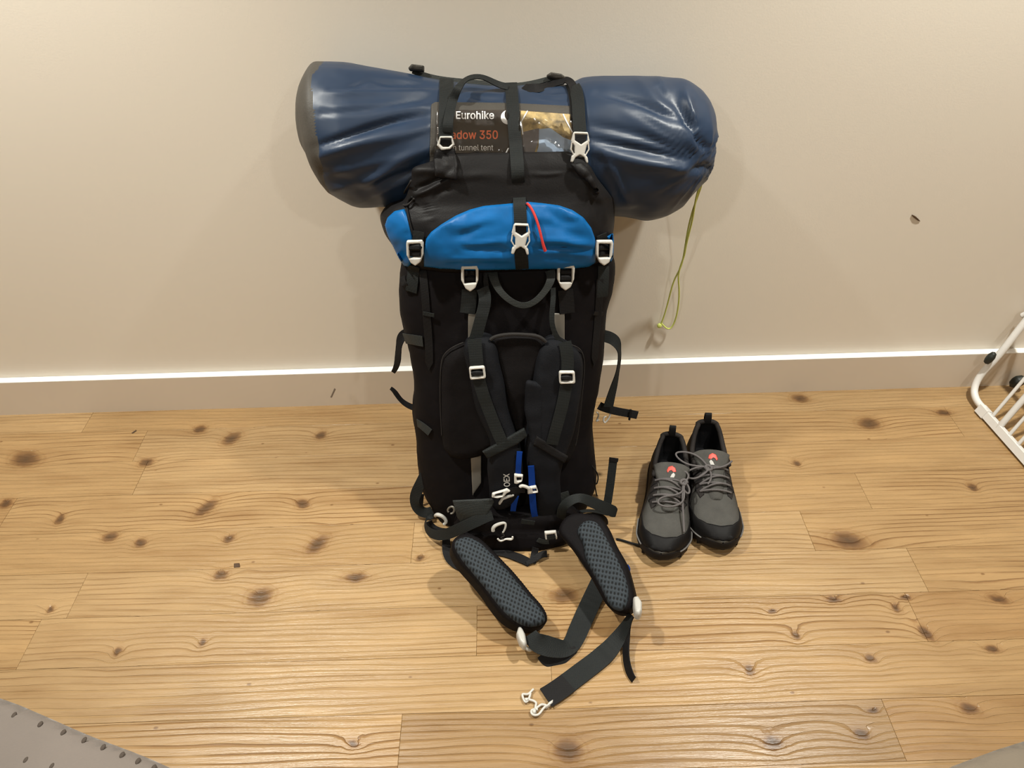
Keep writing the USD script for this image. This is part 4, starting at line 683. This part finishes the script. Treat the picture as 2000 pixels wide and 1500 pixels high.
# ------------------------------------------------------------------ shoes
m_sup = plain('grey_shoe_mesh', (.064, .062, .057), .75, .5, 700, .12, 40, spec=0.12)
m_sup2 = plain('dark_shoe_side', (.022, .019, .018), .7, .4, 500, .15, 30, spec=0.12)
m_srub = plain('black_shoe_rubber', (.0075, .007, .0072), .55, .1, 200, spec=0.12)
m_ssole = plain('shoe_outsole', (.012, .010, .0095), .6, .2, 200, spec=0.1)
m_sline = plain('grey_sole_line', (.13, .125, .12), .5)
m_slin = plain('black_shoe_lining', (.008, .008, .009), .85, .3, 500, spec=0.05)
m_lace = plain('grey_lace', (.115, .105, .105), .7, .6, 900, spec=0.15)
m_lred = plain('red_logo_print', (.62, .045, .025), .5)
def shoe(toe_px, heel_px, side, label, bow):
    toe = Z(*toe_px, .012); heel = Z(*heel_px, .115); heel[2] = 0; toe[2] = 0
    fy = unit(toe-heel); Ln = np.linalg.norm(toe-heel); fx = np.array([-fy[1], fy[0], 0.0]); fx = np.cross(fy, [0, 0, 1.0])   # fx: image left when the toe points at the viewer -> flipped by side
    root = thing('shoe', heel, label=label, cat='shoe', group='pair of grey hiking shoes')
    K = Ln/.29
    tw = np.array([0, .015, .05, .12, .25, .4, .55, .68, .78, .87, .94, .98, 1.0]); ww = np.array([.002, .019, .033, .042, .0445, .0455, .0485, .0530, .0535, .0455, .031, .017, .002])
    Wd = PchipInterpolator(tw, ww); Cn = PchipInterpolator([0, .3, .6, .8, 1], [0, -.002, .002, .004, .010])
    Zs = PchipInterpolator([0, .2, .5, .75, .9, 1], [.034, .032, .028, .027, .032, .042])
    Hh = PchipInterpolator([0, .02, .06, .15, .28, .36, .46, .56, .68, .78, .86, .92, .97, 1], [.075, .108, .106, .090, .080, .088, .092, .083, .070, .064, .061, .056, .050, .043])
    def loc(x, y, z): return heel + np.outer(x*side, fx) + np.outer(y, fy) + np.outer(z, [0, 0, 1.0])
    def S(t, v, off=0.0, closed=False):
        """Point of the upper at length t (0 heel .. 1 toe) and girth v (-1 .. 1 from sole edge to sole edge)."""
        t = np.asarray(t, float); v = np.asarray(v, float); w = Wd(t)*.955; zs = Zs(t)-.004; h = Hh(t); a = np.abs(v)
        ang = (1-a)*np.pi/2; p = np.interp(t, [0, .3, .5, .8, 1], [.35, .35, .55, .62, .7]); q = np.interp(t, [0, .3, .5, .8, 1], [1.0, 1.0, 1.05, .82, .75])
        xc = w*np.cos(ang)**p; zc = zs + (h-zs)*np.sin(ang)**q
        rim = .42; RM = np.interp(t, [0, .06, .14, .25, .4], [.40, .52, .66, .76, .76]); k = np.clip((a-rim)/(1-rim), 0, 1); inn = np.clip(a/rim, 0, 1)
        xo = w*(RM+(1-RM)*np.sin(np.pi/2*k)**.8)*np.where(a < rim, .40+.60*np.sqrt(inn), 1.0); xo = np.where(a < rim, w*RM*(.80+.20*inn)*np.minimum(1, inn*2.2), xo)
        zo = np.where(a >= rim, zs + (h-zs)*(1-k)**.85, .036 + (h-.036)*np.clip((inn-.45)/.55, 0, 1)**.7)
        o = np.clip((t-.025)/.04, 0, 1)*np.clip((.445-t)/.05, 0, 1); o = o*o*(3-2*o); o = 0*o if closed else o
        x = xc*(1-o)+xo*o; z = zc*(1-o)+zo*o
        x = np.sign(v)*x + Cn(t)
        return loc(x*K, t*Ln, z*K) if off == 0 else None
    def Sn(t, v, off, closed=False):
        e = .004; A = S(t, v, closed=closed); B = S(np.minimum(t+e, 1), v, closed=closed) - S(np.maximum(t-e, 0), v, closed=closed); Cc = S(t, np.minimum(v+e, 1), closed=closed) - S(t, np.maximum(v-e, -1), closed=closed)
        n = unit(np.cross(B, Cc)); ctr = loc(Cn(t)*K, np.asarray(t)*Ln, .04*K+0*np.asarray(t)); s = np.sign(np.sum(n*(A-ctr), 1)); s[s == 0] = 1; n = n*s[:, None]
        return A + n*np.asarray(off).reshape(-1, 1)
    def grid(nt, nv, t0=0, t1=1, v0=-1, v1=1, off=0.0, mask=None, closed=False):
        T, Vv = np.meshgrid(np.linspace(t0, t1, nt), np.linspace(v0, v1, nv), indexing='ij'); o = off if np.ndim(off) == 0 else off
        P = Sn(T.ravel(), Vv.ravel(), np.full(T.size, off) if np.ndim(off) == 0 else off, closed) if np.any(off) else S(T.ravel(), Vv.ravel(), closed=closed)
        f = np.array([(i*nv+j, i*nv+j+1, (i+1)*nv+j+1, (i+1)*nv+j) for i in range(nt-1) for j in range(nv-1)])
        if mask is not None:
            ct = T.ravel()[f].mean(1); cv = Vv.ravel()[f].mean(1); f = f[mask(ct, cv)]
        f = tri(f) if len(f) else f
        if side < 0: f = f[:, ::-1]
        return P, f[:, ::-1]
    inside = lambda t, v: (np.abs(v) < .47) & (t > .03) & (t < .43)
    part('upper', grid(110, 81, mask=lambda t, v: ~inside(t, v)), m_sup, root, smooth=True)
    part('lining', grid(110, 81, mask=inside), m_slin, root, smooth=True)
    def overlay(name, poly, mat, off=.0018, res=.018):
        # patches in (t, v) space laid on the upper
        def base(q): P = Sn(np.clip(q[:, 0], 0, 1), np.clip(q[:, 1]/2.2, -1, 1), np.zeros(len(q))); P2 = Sn(np.clip(q[:, 0], 0, 1), np.clip(q[:, 1]/2.2, -1, 1), np.full(len(q), 1e-3)); return P, unit(P2-P)
        pl = Polygon([(a, b*2.2) for a, b in poly]).buffer(-.004).buffer(.004)
        v_, f_ = pillow(pl, base, off, .02, res, .001); f_ = f_ if side < 0 else f_
        part(name, fix((v_, f_)), mat, root, smooth=45)
    # toe rand, side overlays, heel counter
    overlay('toe_rand', [(.70, -.995), (.62, -.99), (.66, -.80), (.74, -.66), (.83, -.52), (.88, -.30), (.90, 0), (.88, .30), (.83, .52), (.74, .66), (.66, .80), (.62, .99), (.80, .995), (.93, .99), (.985, .7), (.995, 0), (.985, -.7), (.93, -.99)], m_srub)
    for s in (-1, 1):
        overlay('side_overlay', [(.05, s*.98), (.06, s*.52), (.30, s*.48), (.44, s*.42), (.58, s*.56), (.66, s*.80), (.62, s*.985)], m_sup2, .0012)
        overlay('eyestay', [(.42, s*.40), (.44, s*.20), (.52, s*.205), (.60, s*.205), (.66, s*.17), (.68, s*.30), (.62, s*.42), (.54, s*.50), (.47, s*.52)], m_sup2, .0022)
        for tt_ in (.49, .545, .60): overlay('eyelet_loop', [(tt_-.012, s*.22), (tt_+.012, s*.22), (tt_+.014, s*.46), (tt_-.010, s*.47)], m_srub, .0034, .012)
        overlay('side_stripe', [(.53, s*.60), (.555, s*.60), (.56, s*.74), (.535, s*.74)], m_srub, .0022, .012)
    overlay('heel_counter', [(.0, -.98), (.02, -.4), (.035, 0), (.02, .4), (.0, .98)], m_srub)
    # collar rim
    ts = np.linspace(.055, .415, 26)
    rimc = np.vstack([Sn(ts[::-1], np.full(26, -.43), np.full(26, .0015)), Sn(np.array([.04, .028, .04]), np.array([-.22, 1e-3, .22]), np.full(3, .0005), True), Sn(ts, np.full(26, .43), np.full(26, .0015))])
    part('collar', tube(rimc, .0055*K, 90, 10), m_sup2, root, smooth=True)
    # sole
    a_t = np.r_[np.linspace(0, 1, 60), np.linspace(1, 0, 60)[1:-1]]; sg = np.r_[np.ones(60), -np.ones(58)]
    def ringz(z, grow): 
        x = sg*(Wd(a_t)+grow) + Cn(a_t); y = a_t*Ln + np.where(a_t > .9, (a_t-.9)/.1*grow, 0) - np.where(a_t < .1, (.1-a_t)/.1*grow, 0); return loc(x*K, y, np.broadcast_to(z, x.shape)*K)
    tsp = np.interp(a_t, [0, .1, .7, .9, 1], [.004, 0, 0, .006, .016])
    rings = [ringz(tsp+.001, -.004), ringz(tsp+.004, .001), ringz(Zs(a_t)*.55+tsp*.3, .0025), ringz(Zs(a_t)-.003, .0015), ringz(Zs(a_t)-.001, -.001)]
    n_ = len(a_t); SV = np.vstack(rings); sf = tri([(i*n_+j, i*n_+(j+1) % n_, (i+1)*n_+(j+1) % n_, (i+1)*n_+j) for i in range(4) for j in range(n_)])
    capi = np.array([(j, n_-j, n_-j-1, j+1) for j in range(1, 59)]); capi = capi[(capi < n_).all(1)]
    SF = np.vstack([sf, tri(capi), tri(capi)[:, ::-1] + 4*n_]); part('sole', fix((SV, SF)), m_ssole, root, smooth=50)
    for s in (-1, 1):
        tq = np.linspace(.66, .90, 20) if s == 1 else np.linspace(.70, .93, 20)
        P = loc((s*(Wd(tq)+.003)+Cn(tq))*K, tq*Ln, (Zs(tq)*.86+.0)*K); part('sole_line', tube(P, .0017, 40), m_sline, root)
    # tread lugs along the edge
    for i in range(13):
        for s in (-1, 1):
            t = .06 + i*.07; x = s*(float(Wd(t))-.006) + float(Cn(t)); c = loc(np.array([x*K]), np.array([t*Ln]), np.array([.0025+.0*t]))[0]; z0 = float(np.interp(t, [0, .1, .7, .9, 1], [.004, 0, 0, .006, .016]))
            b = bx(-.006, -.005, 0, .006, .005, .005+z0, .001); part('tread_lug', (b[0] @ np.array([fx, fy, [0, 0, 1.0]]) + [c[0], c[1], 0.0008+z0*.6], b[1]), m_ssole, root, smooth=False)
    # tongue with printed badge
    def tong(q):
        t = .70-q[:, 1]*.36; c = S(t, np.zeros(len(t)), closed=True); z = c + np.outer(np.interp(t, [.34, .40, .46, .55, .7], [.024, .014, .006, .004, .001])*K, [0, 0, 1.0])
        wv_ = np.interp(t, [.34, .42, .5, .7], [.040, .034, .023, .017]); P = z + np.outer(q[:, 0]*wv_*K*side, fx) - np.outer((q[:, 0]**2)*.010*K, [0, 0, 1.0])
        n = unit(np.tile(fy*.35 + np.array([0, 0, .94]), (len(q), 1))); return P, n
    v_, f_ = pillow(rpoly([(-1, .97), (-.95, .6), (-.9, 0), (.9, 0), (.95, .6), (1, .97), (.6, 1.0), (-.6, 1.0)], .03), tong, .004*K, .12, .07, .005)
    tg = part('tongue', fix((v_, f_)), m_sup, root, smooth=True)
    tgo = lambda off: (lambda q: (lambda r: (r[0]+r[1]*off, r[1]))(tong(q)))
    part('badge', fix(pillow(Polygon([(-.28, .79), (-.20, .86), (0, .90), (.2, .87), (.29, .79), (.22, .745), (.14, .79), (.02, .81), (-.12, .77)]), tgo(.0052*K), .0004, .03, .04, .0003)), m_lred, tg)
    part('badge', fix(pillow(Polygon([(-.27, .72), (-.14, .765), (-.02, .72), (.06, .655), (-.24, .66)]), tgo(.0052*K), .0004, .03, .04, .0003)), m_logo, tg)
    part('badge', fix(pillow(sbox(-.18, .60, .14, .625), tgo(.0050*K), .0004, .02, .04, .0003)), m_logo, tg)
    # laces
    def eye(t, s, lift=.004): return Sn(np.array([t]), np.array([s*.27]), np.array([lift]))[0]
    def mid(t, lift): return S(np.array([t]), np.array([0.0]), closed=True)[0] + np.array([0, 0, lift*K])
    rows_t = [.47, .53, .585, .635]
    for i, t in enumerate(rows_t):
        part('lace', tube([eye(t, -1), mid(t+.012, .010), eye(t, 1)], .0022, 24), m_lace, root)
        if i: part('lace', tube([eye(t, -1), mid((t+rows_t[i-1])/2, .012), eye(rows_t[i-1], 1)], .0022, 24), m_lace, root)
    kc = mid(.50, .012) + fx*(-.027 if side > 0 else .012)*K
    kn_ = trimesh.creation.icosphere(2, .006); 
    X, Yv, Zv = fx*side, fy, np.array([0, 0, 1.0])
    def bw(*pts): return [kc + a*X + b*Yv + c*Zv for a, b, c in pts]
    part('lace_knot', tube(bw((-.007, .002, 0), (0, -.004, .003), (.006, .003, .002), (0, .006, -.001), (-.005, 0, .002)), .0032, 40), m_lace, root, smooth=True)
    for pts in bow(X, Yv, Zv) if callable(bow) else []:
        part('lace_bow', tube(bw(*pts), .0021, 70), m_lace, root)
    # pull loop at the heel
    hp = S(np.array([.022]), np.array([0.0]), closed=True)[0]
    part('heel_loop', ribbon([hp + np.array([0, 0, -.004]) - fy*.004, hp + np.array([0, 0, .012]) - fy*.008, hp + np.array([0, 0, .020]) - fy*.002, hp + np.array([0, 0, .012]) + fy*.004, hp + np.array([0, 0, -.006]) + fy*.006], .014*K, [-fy, -fy, (0, 0, 1), fy, fy], .0022, 40), m_srub, root)
    return root, Ln
bowL = lambda X, Y, Zv: [[(0, 0, 0), (.004, .024, -.006), (.024, .036, -.006), (.044, .044, -.008), (.050, .054, -.012), (.038, .060, -.014), (.014, .055, -.014), (0, .042, -.012), (-.002, .02, -.006), (0, 0, 0)], [(0, 0, 0), (.0, .04, -.014), (-.004, .08, -.030), (-.006, .10, -.040)], [(0, 0, 0), (-.010, -.02, .0), (-.004, -.03, .0), (.02, -.026, .002)], [(0, 0, 0), (-.012, .01, -.006), (-.012, .02, -.01), (0, .016, -.004)]]
bowR = lambda X, Y, Zv: [[(0, 0, 0), (-.02, -.028, .004), (-.045, -.040, .004), (-.066, -.036, .002), (-.05, -.012, .0), (-.02, -.004, 0), (0, 0, 0)], [(0, 0, 0), (-.012, .016, -.004), (-.036, .022, -.012), (-.048, .012, -.012), (-.03, .0, -.004), (0, 0, 0)], [(0, 0, 0), (.004, .02, -.006), (-.004, .036, -.012)], [(0, 0, 0), (.03, -.004, .002), (.050, -.018, .006)]]
sh1, l1 = shoe((1298, 1100), (1313, 838), 1, 'grey hiking shoe nearer the backpack with its lace looped over the toe', bowL)
sh2, l2 = shoe((1398, 1078), (1382, 815), -1, 'grey hiking shoe farther from the backpack with its bow hanging sideways', bowR)
part('lace_end', tube([Z(1204, 1053, .003), Z(1218, 1056, .004), Z(1238, 1062, .006), Z(1252, 1064, .01)], .0022, 30), m_srub, sh1)

# ------------------------------------------------------------------ white clothes airer at the right
m_rack = plain('white_rack_enamel', (.72, .71, .69), .32)
m_foot = plain('black_rubber', (.012, .016, .013), .5)
RA, RB, RC = Z(1917, 800, .012), Z(2000, 893, .012), W(2000, 632, -.035)
rb = unit(RB-RA); RN = unit(np.cross(RC-RA, rb)); RN = RN if RN[2] > 0 else -RN
RU = unit((RC-RA) - rb*((RC-RA) @ rb)); R0 = RA
def RP(px, py, off=0.0): return onplane([(px, py)], RA + RN*off, RN)[0]
rack = thing('clothes_airer', (RA[0], RA[1], 0), label='folded white metal clothes airer leaning at the right by the wall', cat='clothes airer')
endb = RA + rb*.75
part('bottom_rail', ribbon([RA - rb*.004, RA + rb*.2, RA + rb*.45, endb], .020, RN, .014), m_rack, rack)
part('rail_end_cap', ribbon([RA - rb*.006, RA + rb*.022], .024, RN, .018), m_rack, rack)
FT = [RP(1924, 800), RP(1908, 782), RP(1903, 764), RP(1908, 745), RP(1921, 726), RP(1940, 706), RP(1965, 676), RP(1985, 650), RP(2002, 630)]
dirU = unit(FT[-1]-FT[5])
part('frame_tube', tube([*FT[:8], FT[7]+dirU*.06], .0085, 70, 12), m_rack, rack, smooth=True)
part('tube_knob', tube([RP(1996, 617, .0), RP(2006, 612, 0)], .007, 8), m_rack, rack, smooth=True)
TOPE = FT[7] + dirU*.05
part('top_rail', tube([TOPE, TOPE + rb*.2, TOPE + rb*.46], .0075, 12, 12), m_rack, rack, smooth=True)
for i in range(12):
    s_ = .035 + i*.033; thick = .0075 if i == 1 else .0042
    a = RA + rb*s_; bnd = a + dirU*(.62 - s_*.3)
    bnd = a + dirU*((TOPE-a) @ RU)/(dirU @ RU)
    part('rod', tube([a, (a+bnd)/2, bnd], thick, 8, 8), m_rack, rack, smooth=True)
def footp(px0, py0, px1, py1, y, r): part('rubber_foot', tube([W(px0, py0, y), W((px0+px1)/2, (py0+py1)/2, y), W(px1, py1, y)], [r*.7, r, r, r*.6], 14, 12), m_foot, rack, smooth=True, label='black rubber foot')
footp(1926, 708, 1942, 690, -.055, .0095); footp(1976, 752, 2000, 738, -.04, .014)

# ------------------------------------------------------------------ grey spotted fabric piece, bottom left, and pale one bottom right
def spotted(name, col):
    nd = {'p': ('principled_bsdf', {'roughness': .8, 'sheen_weight': .2}), 'g': ('geometry', {}), 'n': ('noise_texture', {'scale': 300.0, 'detail': 2.0}), 'b': ('bump', {'strength': .3, 'distance': .001}),
          'n2': ('noise_texture', {'scale': 9.0}), 'r2': ('rgb_ramp', {'ramp': [(.3, [c*.92 for c in col]), (.7, [c*1.05 for c in col])]})}
    return usdkit.material(stage, LK+name, nd, [('g.position', 'n.vector'), ('n.fac', 'b.height'), ('b.normal', 'p.normal'), ('g.position', 'n2.vector'), ('n2.fac', 'r2.fac'), ('r2.color', 'p.base_color')], surface='p.BSDF')
m_rug = spotted('grey_upholstery', (.155, .13, .113)); m_spot = plain('dark_spot_weave', (.06, .045, .035), .85, .4, 600)
m_rug2 = spotted('beige_upholstery', (.16, .13, .095))
ZT = .30
def slab(edge, back, zt, r, mat, root, name):
    pl = Polygon(list(edge)+list(back)); P = np.array([Z(x, y, zt-r)[:2] for x, y in pl.exterior.coords[:-1]]); g = Polygon(P).buffer(-.02).buffer(.02, quad_segs=8)
    base = lambda q: (np.c_[q, np.full(len(q), zt-r)], np.tile([0, 0, 1.0], (len(q), 1)))
    part(name, fix(pillow(g, base, r, r, .03, zt-r-.03)), mat, root, smooth=60); return g
edgeL = [(-60, 1344), (0, 1364), (40, 1378), (100, 1404), (140, 1422), (180, 1439), (220, 1454), (260, 1469), (300, 1485), (335, 1501), (400, 1532)]
c0 = Z(60, 1480, 0)
ott = thing('upholstered_seat', (Z(60, 1500, ZT)[0], Z(60, 1500, ZT)[1], 0), label='grey upholstered edge with small dark spots in the near left corner', cat='seat', group='upholstered edges at the near corners')
slab(edgeL, [(380, 1900), (-700, 1900), (-700, 1338)], ZT, .02, m_rug, ott, 'cushion')
for i, (px, py) in enumerate([(27, 1396), (78, 1414), (123, 1430), (164, 1445), (201, 1459), (238, 1474), (269, 1486), (300, 1499), (50, 1484), (101, 1496), (-20, 1466), (-22, 1377), (150, 1510), (5, 1540)]):
    c = Z(px, py, ZT); q = Point(0, 0).buffer(1, quad_segs=5); q = affinity.translate(affinity.rotate(affinity.scale(q, .0030, .0044), -12), c[0], c[1])
    d_ = lambda w: (np.c_[w, np.full(len(w), ZT-.0004)], np.tile([0, 0, 1.0], (len(w), 1)))
    part('spot', fix(pillow(q, d_, .0012, .003, .002, .0005)), m_spot, ott)
for sx, sy in ((0, 0), (.14, -.12)):
    p = Z(-40, 1520, ZT); part('leg', tube([(p[0]+sx-.04, p[1]+sy-.02, .0), (p[0]+sx-.04, p[1]+sy-.02, .045)], .015, 6, 10), m_srub, ott)
ott2 = thing('upholstered_seat', (Z(1960, 1500, ZT)[0], Z(1960, 1500, ZT)[1], 0), label='plain beige upholstered edge in the near right corner', cat='seat', group='upholstered edges at the near corners')
slab([(2100, 1418), (2000, 1448), (1940, 1467), (1880, 1489), (1840, 1505), (1800, 1524)], [(1750, 1900), (2500, 1900), (2500, 1380)], ZT, .02, m_rug2, ott2, 'cushion')
for sx in (0.05, .16):
    p = Z(1990, 1520, ZT); part('leg', tube([(p[0]+sx, p[1]-.04-sx*.3, .0), (p[0]+sx, p[1]-.04-sx*.3, .045)], .015, 6, 10), m_srub, ott2)

# ------------------------------------------------------------------ small marks and crumbs
m_bark = plain('dark_brown_speck', (.06, .03, .012), .7)
part('seed_husk', tube([W(1781, 420, -.0015), W(1787, 424, -.0018), W(1793, 429, -.0015), W(1797, 432, -.001)], [.0010, .0020, .0016, .0005], 16), m_bark, label='small dark brown husk stuck on the wall', cat='speck')
def chip(pts, label):
    P = Polygon([tuple(Z(x, y, 0)[:2]) for x, y in pts]); b = lambda w: (np.c_[w, np.full(len(w), .0004)], np.tile([0, 0, 1.0], (len(w), 1)))
    part('chip', fix(pillow(P, b, .0015, .0015, .003, .0003)), m_bark, None, label=label, cat='crumb', group='dark crumbs on the floor')
chip([(457, 1101), (468, 1100), (469, 1108), (457, 1109)], 'square dark brown crumb on the floor')
chip([(257, 846), (266, 840), (267, 842), (259, 847)], 'thin sliver-shaped dark crumb on the floor near the skirting')
